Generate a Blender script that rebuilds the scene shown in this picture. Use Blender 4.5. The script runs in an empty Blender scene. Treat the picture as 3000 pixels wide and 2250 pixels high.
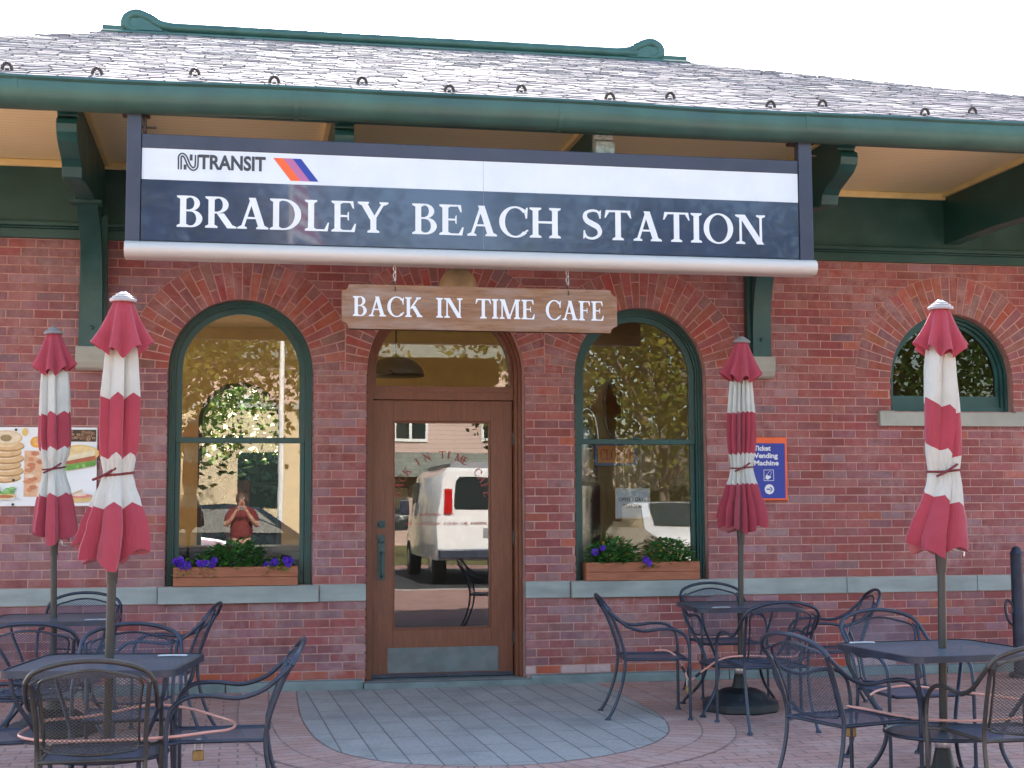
import bpy, math, random
from mathutils import Vector, Matrix, noise as mnoise
random.seed(7)
PI = math.pi
rad = math.radians
scene = bpy.context.scene
COL = scene.collection

# ------------------------------------------------------------------ camera
cam_d = bpy.data.cameras.new("camera")
cam = bpy.data.objects.new("camera", cam_d)
COL.objects.link(cam)
cam_d.sensor_width = 36.0
cam_d.lens = 4230.27 / 3000 * 36
cam_d.clip_start = 0.05
cam_d.clip_end = 2000
YAW, PITCH, ROLL = .185581, .0846875, -.0044865
fwd = Vector((math.sin(YAW) * math.cos(PITCH), math.cos(YAW) * math.cos(PITCH), math.sin(PITCH)))
rgt = Vector((math.cos(YAW), -math.sin(YAW), 0))
upv = rgt.cross(fwd)
r2 = rgt * math.cos(ROLL) + upv * math.sin(ROLL)
u2 = -rgt * math.sin(ROLL) + upv * math.cos(ROLL)
cam.matrix_world = Matrix(((r2.x, u2.x, -fwd.x, 0), (r2.y, u2.y, -fwd.y, -11.37), (r2.z, u2.z, -fwd.z, 1.40), (0, 0, 0, 1)))
scene.camera = cam

# ------------------------------------------------------------------ world, sun, exposure
SUN_EL, SUN_AZ = rad(35.0), rad(5.0)      # azimuth from +y, clockwise positive
world = bpy.data.worlds.new("World")
scene.world = world
world.use_nodes = True
wn = world.node_tree
wn.nodes.clear()
wo = wn.nodes.new("ShaderNodeOutputWorld")
wb = wn.nodes.new("ShaderNodeBackground")
sky = wn.nodes.new("ShaderNodeTexSky")
sky.sky_type = 'NISHITA'
sky.sun_disc = False
sky.sun_elevation = SUN_EL
sky.sun_rotation = SUN_AZ
sky.air_density = 1.2
sky.dust_density = 2.0
sky.ozone_density = 1.0
wb.inputs[1].default_value = 0.12
wn.links.new(sky.outputs[0], wb.inputs[0])
wn.links.new(wb.outputs[0], wo.inputs[0])
sun_d = bpy.data.lights.new("sun", 'SUN')
sun_d.energy = 5.0
sun_d.angle = rad(0.5)
sun_d.color = (1.0, .95, .87)
sun = bpy.data.objects.new("sun", sun_d)
COL.objects.link(sun)
sdir = Vector((math.sin(SUN_AZ) * math.cos(SUN_EL), math.cos(SUN_AZ) * math.cos(SUN_EL), math.sin(SUN_EL)))
sun.rotation_euler = sdir.to_track_quat('Z', 'Y').to_euler()
sun.location = (0, 0, 30)
scene.view_settings.view_transform = 'Standard'
scene.view_settings.look = 'None'
scene.view_settings.gamma = 1.0
scene.view_settings.exposure = 2.5
scene.render.engine = 'CYCLES'
scene.cycles.use_denoising = True
scene.cycles.max_bounces = 10
scene.cycles.transparent_max_bounces = 24
scene.cycles.caustics_reflective = False
scene.cycles.caustics_refractive = False

# ------------------------------------------------------------------ helpers
class MB:
    """collects geometry and links it as ONE mesh object"""
    def __init__(s):
        s.v, s.f, s.uv, s.col, s.mi = [], [], {}, {}, {}
    def add(s, vs, fs, col=None, uvs=None, mi=0, M=None):
        o = len(s.v)
        for p in vs:
            p = Vector(p)
            s.v.append(tuple(M @ p) if M else tuple(p))
        for k, f in enumerate(fs):
            i = len(s.f)
            s.f.append(tuple(o + a for a in f))
            if col is not None: s.col[i] = col
            if uvs is not None: s.uv[i] = [uvs[a] for a in f]
            if mi: s.mi[i] = mi
        return s
    def box(s, x0, x1, y0, y1, z0, z1, col=None, M=None, mi=0):
        vs = [(x, y, z) for x in (x0, x1) for y in (y0, y1) for z in (z0, z1)]
        return s.add(vs, [(0, 1, 3, 2), (4, 6, 7, 5), (0, 4, 5, 1), (2, 3, 7, 6), (0, 2, 6, 4), (1, 5, 7, 3)], col, None, mi, M)
    def poly(s, pts, col=None, M=None, mi=0):
        return s.add(pts, [tuple(range(len(pts)))], col, None, mi, M)
    def prism(s, pts, axis, a0, a1, col=None, M=None, mi=0):
        """pts: 2D outline, extruded along axis ('x': pts are (y,z); 'y': (x,z); 'z': (x,y))"""
        def P(p, a):
            return {'x': (a, p[0], p[1]), 'y': (p[0], a, p[1]), 'z': (p[0], p[1], a)}[axis]
        n = len(pts)
        vs = [P(p, a0) for p in pts] + [P(p, a1) for p in pts]
        fs = [tuple(range(n))[::-1], tuple(range(n, 2 * n))]
        fs += [(i, (i + 1) % n, n + (i + 1) % n, n + i) for i in range(n)]
        return s.add(vs, fs, col, None, mi, M)
    def tube(s, path, r, seg=10, smooth=4, cap=True, M=None, closed=False, col=None):
        pts = catmull(path, smooth, closed) if smooth > 1 else [Vector(p) for p in path]
        n = len(pts)
        rr = r if callable(r) else (lambda t: r)
        T = []
        for i in range(n):
            if closed: d = pts[(i + 1) % n] - pts[i - 1]
            else: d = pts[min(i + 1, n - 1)] - pts[max(i - 1, 0)]
            T.append(d.normalized() if d.length > 1e-9 else Vector((0, 0, 1)))
        a = Vector((0, 0, 1)) if abs(T[0].z) < .9 else Vector((1, 0, 0))
        N = (a - T[0] * a.dot(T[0])).normalized()
        vs = []
        for i in range(n):
            N = (N - T[i] * N.dot(T[i]))
            N = N.normalized() if N.length > 1e-6 else T[i].orthogonal().normalized()
            B = T[i].cross(N)
            q = rr(i / max(1, n - 1))
            for k in range(seg):
                c = 2 * PI * k / seg
                vs.append(pts[i] + (N * math.cos(c) + B * math.sin(c)) * q)
        fs = []
        m = n if closed else n - 1
        for i in range(m):
            j = (i + 1) % n
            for k in range(seg):
                fs.append((i * seg + k, i * seg + (k + 1) % seg, j * seg + (k + 1) % seg, j * seg + k))
        if cap and not closed:
            fs.append(tuple(range(seg))[::-1]); fs.append(tuple((n - 1) * seg + k for k in range(seg)))
        return s.add(vs, fs, col, None, 0, M)
    def lathe(s, prof, seg=24, M=None, col=None, cx=0, cy=0):
        vs, fs = [], []
        for (r, z) in prof:
            for k in range(seg):
                a = 2 * PI * k / seg
                vs.append((cx + r * math.cos(a), cy + r * math.sin(a), z))
        for i in range(len(prof) - 1):
            for k in range(seg):
                fs.append((i * seg + k, i * seg + (k + 1) % seg, (i + 1) * seg + (k + 1) % seg, (i + 1) * seg + k))
        fs.append(tuple(range(seg))[::-1]); fs.append(tuple((len(prof) - 1) * seg + k for k in range(seg)))
        return s.add(vs, fs, col, None, 0, M)
    def build(s, name, mats, parent=None, smooth=None, bevel=0, bseg=2):
        me = bpy.data.meshes.new(name)
        me.from_pydata(s.v, [], s.f)
        for m in (mats if isinstance(mats, (list, tuple)) else [mats]):
            me.materials.append(m)
        for i, m in s.mi.items(): me.polygons[i].material_index = m
        if s.col:
            at = me.color_attributes.new("bcol", 'FLOAT_COLOR', 'CORNER')
            for p in me.polygons:
                c = s.col.get(p.index, (.5, .5, .5))
                for li in p.loop_indices: at.data[li].color = (c[0], c[1], c[2], c[3] if len(c) > 3 else 1)
        if s.uv:
            ul = me.uv_layers.new(name="UVMap")
            for p in me.polygons:
                u = s.uv.get(p.index)
                if u:
                    for li, q in zip(p.loop_indices, u): ul.data[li].uv = q
        if smooth is not None:
            for p in me.polygons: p.use_smooth = True
            me.set_sharp_from_angle(angle=rad(smooth))
        me.update()
        o = bpy.data.objects.new(name, me)
        COL.objects.link(o)
        if parent is not None: o.parent = parent
        if bevel:
            b = o.modifiers.new("bevel", 'BEVEL'); b.width = bevel; b.segments = bseg
            b.limit_method = 'ANGLE'; b.angle_limit = rad(35)
        return o

def catmull(P, n, closed=False):
    P = [Vector(p) for p in P]
    out, L = [], len(P)
    segs = L if closed else L - 1
    for i in range(segs):
        if closed: a, b, c, d = P[i - 1], P[i], P[(i + 1) % L], P[(i + 2) % L]
        else: a, b, c, d = P[max(i - 1, 0)], P[i], P[i + 1], P[min(i + 2, L - 1)]
        for k in range(n):
            t = k / n
            out.append(.5 * ((2 * b) + (c - a) * t + (2 * a - 5 * b + 4 * c - d) * t * t + (3 * b - a - 3 * c + d) * t ** 3))
    if not closed: out.append(P[-1])
    return out

def thing(name, label, cat, loc=(0, 0, 0), rz=0, group=None):
    o = bpy.data.objects.new(name, None)
    o.empty_display_size = .1
    COL.objects.link(o)
    o.location = loc; o.rotation_euler = (0, 0, rz)
    return tag(o, label, cat, group)

def tag(o, label, cat, group=None, kind=None):
    if label: o["label"] = label
    if cat: o["category"] = cat
    if group: o["group"] = group
    if kind: o["kind"] = kind
    return o

def struct(o, kind="structure"):
    o["kind"] = kind
    return o

def copy_tree(o, parent=None):
    c = o.copy(); COL.objects.link(c)
    if parent is not None: c.parent = parent
    for ch in list(o.children): copy_tree(ch, c)
    return c

# ------------------------------------------------------------------ materials
def nodes(name):
    m = bpy.data.materials.new(name); m.use_nodes = True
    nt = m.node_tree
    return m, nt, nt.nodes["Principled BSDF"], nt.nodes["Material Output"]

def mix_rgb(nt, a, b, fac, mode='MIX'):
    n = nt.nodes.new("ShaderNodeMix"); n.data_type = 'RGBA'; n.blend_type = mode
    for sock, val in ((n.inputs[6], a), (n.inputs[7], b), (n.inputs[0], fac)):
        if isinstance(val, (int, float)): sock.default_value = val
        elif isinstance(val, tuple): sock.default_value = (*val[:3], 1)
        else: nt.links.new(val, sock)
    return n.outputs[2]

def noise_node(nt, scale, detail=4, coord='Object', stretch=None, rough=.55):
    tc = nt.nodes.new("ShaderNodeTexCoord")
    n = nt.nodes.new("ShaderNodeTexNoise")
    n.inputs["Scale"].default_value = scale; n.inputs["Detail"].default_value = detail
    n.inputs["Roughness"].default_value = rough
    src = tc.outputs[coord]
    if coord == 'World':
        pass
    if stretch:
        mp = nt.nodes.new("ShaderNodeMapping"); mp.inputs["Scale"].default_value = stretch
        nt.links.new(src, mp.inputs[0]); src = mp.outputs[0]
    nt.links.new(src, n.inputs["Vector"])
    return n.outputs["Fac"]

def ramp(nt, fac, lo, hi, c0=0.0, c1=1.0):
    r = nt.nodes.new("ShaderNodeMapRange")
    r.inputs[1].default_value = lo; r.inputs[2].default_value = hi
    r.inputs[3].default_value = c0; r.inputs[4].default_value = c1
    nt.links.new(fac, r.inputs[0])
    return r.outputs[0]

def bump(nt, bsdf, h, strength=.3, dist=.004):
    b = nt.nodes.new("ShaderNodeBump"); b.inputs["Strength"].default_value = strength; b.inputs["Distance"].default_value = dist
    nt.links.new(h, b.inputs["Height"]); nt.links.new(b.outputs[0], bsdf.inputs["Normal"])

def pm(name, base, rough=.6, metal=0, var=.18, scale=6, bmp=0, bscale=60, dirt=None, stretch=None, spec=.5, coat=0, dscale=2.5):
    """painted / stone / metal surface with colour variation, optional dirt and bump"""
    m, nt, b, out = nodes(name)
    f = noise_node(nt, scale, 5, stretch=stretch)
    lo = tuple(c * (1 - var) for c in base); hi = tuple(min(1, c * (1 + var)) for c in base)
    c = mix_rgb(nt, lo, hi, ramp(nt, f, .3, .7))
    if dirt:
        d = noise_node(nt, dscale, 6)
        c = mix_rgb(nt, c, dirt[0], ramp(nt, d, .48, .75, 0, dirt[1]))
    nt.links.new(c, b.inputs["Base Color"])
    b.inputs["Roughness"].default_value = rough
    nt.links.new(ramp(nt, f, .2, .8, max(.02, rough - .08), min(1, rough + .1)), b.inputs["Roughness"])
    b.inputs["Metallic"].default_value = metal
    b.inputs["Specular IOR Level"].default_value = spec
    b.inputs["Coat Weight"].default_value = coat
    if bmp: bump(nt, b, noise_node(nt, bscale, 3), bmp)
    return m

def attr_mat(name, rough, nvar, stain=None, bmp=.35, bscale=90, spec=.3, spread=None, streak=False):
    m, nt, b, out = nodes(name)
    a = nt.nodes.new("ShaderNodeAttribute"); a.attribute_name = "bcol"
    f = noise_node(nt, 22, 6)
    dk = mix_rgb(nt, a.outputs["Color"], (.02, .015, .015), .2)
    c = mix_rgb(nt, dk, a.outputs["Color"], ramp(nt, f, .3, .3 + nvar))
    if stain:
        s1 = noise_node(nt, 1.1, 8, rough=.65); s2 = noise_node(nt, 9, 6, rough=.7)
        mm = nt.nodes.new("ShaderNodeMath"); mm.operation = 'MULTIPLY'
        nt.links.new(ramp(nt, s1, .42, .7), mm.inputs[0]); nt.links.new(ramp(nt, s2, .35, .75), mm.inputs[1])
        m2 = nt.nodes.new("ShaderNodeMath"); m2.operation = 'MULTIPLY'; m2.inputs[1].default_value = stain[1]
        nt.links.new(mm.outputs[0], m2.inputs[0])
        c = mix_rgb(nt, c, stain[0], m2.outputs[0])
    if streak:
        c = mix_rgb(nt, c, (.10, .045, .045), ramp(nt, noise_node(nt, 2.2, 7, stretch=(2.2, 2.2, .45), rough=.65), .52, .78, 0, .5))
    nt.links.new(c, b.inputs["Base Color"])
    if spread: nt.links.new(ramp(nt, a.outputs["Alpha"], 0, 1, spread[0], spread[1]), b.inputs["Roughness"])
    else: b.inputs["Roughness"].default_value = rough
    b.inputs["Specular IOR Level"].default_value = spec
    bump(nt, b, noise_node(nt, bscale, 4), bmp)
    return m

def wood(name, c0, c1, rough, scale=(1.2, 14, 14), axis_scale=5, bmp=.25, weather=None):
    m, nt, b, out = nodes(name)
    f = noise_node(nt, axis_scale, 8, stretch=scale, rough=.65)
    g = noise_node(nt, axis_scale * 3.5, 4, stretch=scale)
    c = mix_rgb(nt, c0, c1, ramp(nt, f, .3, .7))
    c = mix_rgb(nt, c, tuple(x * .45 for x in c0), ramp(nt, g, .52, .75, 0, .6))
    if weather: c = mix_rgb(nt, c, weather[0], ramp(nt, noise_node(nt, 3, 6, stretch=(1, 4, 4)), .45, .7, 0, weather[1]))
    nt.links.new(c, b.inputs["Base Color"]); b.inputs["Roughness"].default_value = rough
    bump(nt, b, g, bmp, .003)
    return m

def glass(name, k=2.6, tint=(.93, .96, .95), wav=.015, wscale=3.0):
    m, nt, b, out = nodes(name)
    nt.nodes.remove(b)
    tr = nt.nodes.new("ShaderNodeBsdfTransparent"); tr.inputs[0].default_value = (*tint, 1)
    gl = nt.nodes.new("ShaderNodeBsdfGlossy"); gl.inputs["Roughness"].default_value = 0.0
    fr = nt.nodes.new("ShaderNodeFresnel"); fr.inputs[0].default_value = 1.5
    mu = nt.nodes.new("ShaderNodeMath"); mu.operation = 'MULTIPLY'; mu.inputs[1].default_value = k; mu.use_clamp = True
    nt.links.new(fr.outputs[0], mu.inputs[0])
    mx = nt.nodes.new("ShaderNodeMixShader")
    nt.links.new(mu.outputs[0], mx.inputs[0]); nt.links.new(tr.outputs[0], mx.inputs[1]); nt.links.new(gl.outputs[0], mx.inputs[2])
    if wav:
        bp = nt.nodes.new("ShaderNodeBump"); bp.inputs["Strength"].default_value = wav * 6; bp.inputs["Distance"].default_value = .02
        nt.links.new(noise_node(nt, wscale, 1), bp.inputs["Height"]); nt.links.new(bp.outputs[0], gl.inputs["Normal"])
    nt.links.new(mx.outputs[0], out.inputs[0])
    return m

def mesh_metal(name, base, rough, pu=.020, pv=.0135, w=.24):
    """expanded metal sheet: diamond holes cut by transparency, uv in metres"""
    m, nt, b, out = nodes(name)
    uv = nt.nodes.new("ShaderNodeUVMap")
    sp = nt.nodes.new("ShaderNodeSeparateXYZ"); nt.links.new(uv.outputs[0], sp.inputs[0])
    def mth(op, a, c=None):
        n = nt.nodes.new("ShaderNodeMath"); n.operation = op
        for i, q in enumerate((a, c)):
            if q is None: continue
            if isinstance(q, (int, float)): n.inputs[i].default_value = q
            else: nt.links.new(q, n.inputs[i])
        return n.outputs[0]
    u = mth('DIVIDE', sp.outputs[0], pu); v = mth('DIVIDE', sp.outputs[1], pv)
    def line(q): return mth('LESS_THAN', mth('ABSOLUTE', mth('SUBTRACT', mth('FRACT', q), .5)), w / 2)
    solid = mth('MAXIMUM', line(mth('ADD', u, v)), line(mth('SUBTRACT', u, v)))
    nt.links.new(mix_rgb(nt, tuple(c * .8 for c in base), tuple(c * 1.25 for c in base), noise_node(nt, 12, 4)), b.inputs["Base Color"])
    b.inputs["Roughness"].default_value = rough
    tr = nt.nodes.new("ShaderNodeBsdfTransparent"); mx = nt.nodes.new("ShaderNodeMixShader")
    nt.links.new(solid, mx.inputs[0]); nt.links.new(tr.outputs[0], mx.inputs[1]); nt.links.new(b.outputs[0], mx.inputs[2])
    nt.links.new(mx.outputs[0], out.inputs[0])
    return m

def cloth_mat(name, red, white, bounds):
    """canopy cloth: woven stripes along the cloth, u of the uv map = height along the cloth"""
    m, nt, b, out = nodes(name)
    uv = nt.nodes.new("ShaderNodeUVMap"); sp = nt.nodes.new("ShaderNodeSeparateXYZ"); nt.links.new(uv.outputs[0], sp.inputs[0])
    cr = nt.nodes.new("ShaderNodeValToRGB"); cr.color_ramp.interpolation = 'CONSTANT'
    e = cr.color_ramp.elements
    seq = [(0.0, bounds[0][1])] + list(bounds[1:])
    e[0].position = 0; e[0].color = (1, 1, 1, 1) if bounds[0][1] else (0, 0, 0, 1)
    e.remove(e[1])
    for pos, isw in bounds[1:]:
        q = e.new(pos); q.color = (1, 1, 1, 1) if isw else (0, 0, 0, 1)
    nt.links.new(sp.outputs[0], cr.inputs[0])
    f = noise_node(nt, 7, 5)
    rd = mix_rgb(nt, tuple(c * .8 for c in red), tuple(c * 1.2 for c in red), f)
    wt = mix_rgb(nt, tuple(c * .88 for c in white), white, ramp(nt, f, .35, .65))
    c = mix_rgb(nt, rd, wt, cr.outputs[0])
    nt.links.new(c, b.inputs["Base Color"]); b.inputs["Roughness"].default_value = .85
    b.inputs["Sheen Weight"].default_value = .25
    b.inputs["Specular IOR Level"].default_value = .2
    tl = nt.nodes.new("ShaderNodeBsdfTranslucent"); nt.links.new(c, tl.inputs[0])
    mx = nt.nodes.new("ShaderNodeMixShader"); mx.inputs[0].default_value = .22
    nt.links.new(b.outputs[0], mx.inputs[1]); nt.links.new(tl.outputs[0], mx.inputs[2]); nt.links.new(mx.outputs[0], out.inputs[0])
    bump(nt, b, noise_node(nt, 3.0, 5, stretch=(7, 7, 1.3), rough=.6), .55, .02)
    return m

def brick_tex(name, c1, c2, mortar, bw, rh, ms, rough, coord='Object', rot=(0, 0, 0), off=.5, stain=None, bmp=.4, noisy=.35):
    m, nt, b, out = nodes(name)
    tc = nt.nodes.new("ShaderNodeTexCoord"); mp = nt.nodes.new("ShaderNodeMapping"); mp.inputs["Rotation"].default_value = rot
    nt.links.new(tc.outputs[coord], mp.inputs[0])
    t = nt.nodes.new("ShaderNodeTexBrick"); nt.links.new(mp.outputs[0], t.inputs[0])
    t.inputs["Color1"].default_value = (*c1, 1); t.inputs["Color2"].default_value = (*c2, 1); t.inputs["Mortar"].default_value = (*mortar, 1)
    t.inputs["Scale"].default_value = 1; t.inputs["Mortar Size"].default_value = ms; t.inputs["Mortar Smooth"].default_value = .15
    t.inputs["Brick Width"].default_value = bw; t.inputs["Row Height"].default_value = rh; t.offset = off
    t.inputs["Bias"].default_value = 0
    f = noise_node(nt, 3.2, 8, rough=.7)
    c = mix_rgb(nt, t.outputs["Color"], (.75, .72, .7), ramp(nt, f, .45, .8, 0, noisy), 'MIX')
    g = noise_node(nt, 40, 5)
    c = mix_rgb(nt, c, (.05, .04, .04), ramp(nt, g, .5, .8, 0, .4))
    if stain: c = mix_rgb(nt, c, stain[0], ramp(nt, noise_node(nt, 1.7, 6), .5, .75, 0, stain[1]))
    nt.links.new(c, b.inputs["Base Color"]); b.inputs["Roughness"].default_value = rough
    inv = nt.nodes.new("ShaderNodeMath"); inv.operation = 'MULTIPLY_ADD'; inv.inputs[1].default_value = -1.0
    nt.links.new(t.outputs["Fac"], inv.inputs[0]); 
    ad = nt.nodes.new("ShaderNodeMath"); ad.operation = 'MULTIPLY'; ad.inputs[1].default_value = .35
    nt.links.new(g, ad.inputs[0]); nt.links.new(ad.outputs[0], inv.inputs[2])
    bump(nt, b, inv.outputs[0], bmp, .006)
    return m

GREEN = (.0095, .064, .058)
m_brick = attr_mat("brick", .85, .35, streak=True, stain=((.52, .42, .43), .75))
m_mortar = pm("mortar", (.44, .235, .20), .95, var=.25, scale=14, bmp=.4, bscale=120, dirt=((.5, .4, .38), .5))
m_green = pm("green_paint", GREEN, .42, var=.2, scale=5, bmp=.12, bscale=30, dirt=((.05, .10, .09), .4))
m_greenl = pm("weathered_green_paint", (.045, .125, .105), .5, var=.25, scale=4, bmp=.15, bscale=25, dirt=((.12, .18, .15), .5))
m_copper = pm("aged_green_copper", (.046, .115, .092), .40, metal=.2, var=.22, scale=3, bmp=.1, bscale=12, dirt=((.04, .08, .08), .5))
m_soffit, _nt, _b, _o = nodes("cream_beadboard")
_tc = _nt.nodes.new("ShaderNodeTexCoord"); _w = _nt.nodes.new("ShaderNodeTexWave"); _w.bands_direction = 'Y'; _w.wave_profile = 'SAW'
_w.inputs["Scale"].default_value = 4.2; _w.inputs["Distortion"].default_value = 0
_nt.links.new(_tc.outputs["Object"], _w.inputs[0])
_nt.links.new(mix_rgb(_nt, mix_rgb(_nt, (.78, .72, .40), (.86, .80, .47), noise_node(_nt, 3, 5)), (.42, .30, .16), ramp(_nt, _w.outputs["Fac"], .9, .97, 0, .55)), _b.inputs["Base Color"])
_b.inputs["Roughness"].default_value = .6
m_cream = pm("cream_trim", (.74, .62, .28), .55, var=.1)
m_stone = pm("bluestone", (.30, .33, .315), .8, var=.22, scale=3, bmp=.3, bscale=70, dirt=((.16, .2, .2), .6), stretch=(.6, 3, 3))
m_stone2 = pm("pale_limestone", (.36, .37, .32), .85, var=.15, scale=5, bmp=.3, bscale=80, dirt=((.25, .25, .21), .5))
m_base = pm("dark_base_stone", (.16, .20, .195), .8, var=.3, scale=4, bmp=.35, bscale=60, dirt=((.26, .28, .27), .5))
m_slate = attr_mat("slate", .42, .4, stain=((.30, .30, .27), .5), bmp=.25, bscale=30, spec=.012, spread=(.8, 1.0))
m_door = wood("stained_door_wood", (.128, .035, .016), (.205, .063, .027), .42, scale=(14, 14, 1.2), axis_scale=4, bmp=.15)
m_board = wood("weathered_board", (.19, .088, .040), (.31, .17, .09), .75, scale=(1, 12, 12), axis_scale=4.5, bmp=.4, weather=((.33, .26, .22), .6))
m_cedar = wood("cedar", (.26, .075, .035), (.40, .15, .075), .7, scale=(1, 14, 14), axis_scale=5, bmp=.4)
m_glass = glass("window_glass", 2.7, wav=.012)
m_glassw = glass("wavy_glass", 3.2, wav=.0016, wscale=2.6)
m_darkglass = glass("dark_glass", 1.7, tint=(.12, .16, .16), wav=.0015)
m_black = pm("black_wrought_iron", (.030, .040, .066), .38, metal=.35, var=.35, scale=9, spec=.6, dirt=((.07, .07, .075), .35), dscale=6)
m_bronze = pm("bare_bronze_iron", (.060, .055, .048), .36, metal=.45, var=.35, scale=9, spec=.6, dirt=((.025, .028, .04), .6), dscale=5)
m_meshb = mesh_metal("black_expanded_mesh", (.036, .052, .084), .45)
m_meshz = mesh_metal("bronze_expanded_mesh", (.060, .058, .052), .42)
m_meshs = mesh_metal("seat_mesh", (.045, .072, .115), .4, .013, .009, .48)
m_mesht = mesh_metal("table_mesh", (.058, .086, .110), .42, .012, .008, .68)
m_pole = pm("pole_bronze_paint", (.045, .043, .040), .4, metal=.4, var=.25, scale=8, dirt=((.09, .085, .08), .4))
m_grey = pm("grey_plastic", (.22, .22, .23), .45, var=.15)
m_capw = pm("grey_white_cap", (.42, .42, .43), .35, var=.15)
m_sbase = pm("black_resin_base", (.018, .022, .026), .55, var=.4, scale=7, bmp=.3, bscale=40, dirt=((.07, .07, .075), .6))
m_steel = pm("bright_steel", (.55, .55, .55), .3, metal=.9, var=.1)
m_chain = pm("zinc_chain", (.55, .53, .5), .4, metal=.7, var=.2)
m_brass = pm("brass_padlock", (.30, .20, .08), .45, metal=.6, var=.3, scale=30)
m_cable = pm("pink_cable", (.72, .33, .25), .35, var=.1, coat=.5)
m_tape = pm("black_tape", (.02, .022, .03), .5)
m_tie = pm("maroon_tie", (.16, .025, .03), .9, var=.3, scale=40)
m_navy = pm("navy_sign_panel", (.010, .027, .080), .16, var=.12, spec=.6, coat=.6)
m_navyf = pm("navy_sign_frame", (.032, .038, .068), .35, var=.12, dirt=((.06, .065, .09), .4))
m_white = pm("white_sign_vinyl", (.66, .71, .74), .35, var=.04)
m_letter = pm("white_letter", (.70, .73, .75), .4, var=.03)
m_alu = pm("satin_aluminium", (.56, .535, .49), .42, metal=.15, var=.06, stretch=(.3, 4, 4))
m_ink = pm("dark_grey_ink", (.045, .045, .055), .5, var=.05)
m_orange = pm("orange_vinyl", (.80, .12, .025), .45, var=.06)
m_magenta = pm("magenta_vinyl", (.42, .13, .28), .45, var=.1)
m_blue = pm("blue_vinyl", (.012, .035, .30), .4, var=.1)
m_redink = pm("faded_red_lettering", (.30, .06, .05), .7, var=.2)
m_patina = pm("green_brass_hardware", (.05, .085, .085), .5, metal=.4, var=.4, scale=25)
m_kick = pm("tarnished_kick_plate", (.13, .15, .16), .45, metal=.5, var=.25, scale=7, dirt=((.06, .13, .13), .7), dscale=4)
m_plaster = pm("tan_plaster", (.66, .54, .30), .9, var=.08)
m_floorin = pm("interior_floor", (.42, .32, .22), .6, var=.2)
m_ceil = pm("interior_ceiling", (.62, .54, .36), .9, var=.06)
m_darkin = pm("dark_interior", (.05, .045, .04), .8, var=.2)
m_leaf = attr_mat("leaf", .6, .4, bmp=.1, spec=.35)
m_bark = pm("bark", (.16, .125, .09), .95, var=.35, scale=5, bmp=.8, bscale=14)
m_asphalt = pm("asphalt", (.055, .055, .058), .9, var=.3, scale=3, bmp=.4, bscale=150)
m_conc = pm("concrete", (.36, .35, .32), .9, var=.15, scale=2, bmp=.3, bscale=90)
m_grass = pm("dry_grass", (.16, .15, .045), .95, var=.45, scale=6, bmp=.6, bscale=50)
m_soil = pm("soil", (.03, .022, .016), .95, var=.4, scale=40, bmp=.8, bscale=90)
m_pave = brick_tex("brick_paving", (.52, .285, .225), (.43, .235, .19), (.21, .13, .105), .205, .1025, .006, .85, noisy=.28, stain=((.18, .10, .10), .5))
m_paveb = brick_tex("border_paving", (.52, .295, .235), (.45, .25, .20), (.23, .145, .12), .105, .21, .006, .85, coord='UV', noisy=.3)
m_land = brick_tex("bluestone_paving", (.40, .37, .335), (.345, .32, .295), (.16, .145, .13), .62, .168, .0055, .8, rot=(0, 0, PI / 2 - .028), off=.37, noisy=.15, stain=((.20, .20, .185), .75))
m_carw = pm("white_car_paint", (.78, .78, .77), .25, var=.03, coat=.8)
m_card = pm("dark_car_paint", (.02, .025, .035), .2, var=.05, coat=1)
m_tyre = pm("tyre", (.02, .02, .02), .85)
m_tail = pm("red_lens", (.45, .01, .01), .2, coat=.8)
m_cglass = pm("car_window", (.02, .03, .03), .05, spec=.9, coat=1)
m_siding = brick_tex("pink_beige_siding", (.55, .40, .34), (.53, .385, .325), (.33, .23, .20), 6, .16, .012, .7, rot=(PI / 2, 0, 0), noisy=.1)
m_shing = brick_tex("grey_green_shingle", (.22, .24, .20), (.17, .19, .16), (.08, .09, .08), .3, .15, .01, .9, rot=(PI / 2, 0, 0), noisy=.1)
m_tanwall = pm("tan_stucco", (.62, .50, .34), .9, var=.08, scale=1.5)
m_tanbrick = brick_tex("tan_brick_wall", (.56, .46, .32), (.48, .39, .27), (.42, .36, .27), .21, .075, .008, .9, rot=(PI / 2, 0, 0))
m_trimw = pm("white_house_trim", (.75, .75, .72), .5, var=.05)

# ------------------------------------------------------------------ lettering
def strip(pts, ws):
    out = []
    n = len(pts)
    L, R = [], []
    for i in range(n):
        d = Vector(pts[min(i + 1, n - 1)]) - Vector(pts[max(i - 1, 0)])
        d = d.normalized(); nn = Vector((-d.y, d.x))
        w = ws(i / (n - 1)) if callable(ws) else ws
        L.append(Vector(pts[i]) + nn * w / 2); R.append(Vector(pts[i]) - nn * w / 2)
    for i in range(n - 1): out.append([R[i], R[i + 1], L[i + 1], L[i]])
    return out

def curve2(pts, n=8):
    return [(p.x, p.y) for p in catmull([(a, b, 0) for a, b in pts], n)]

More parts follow.
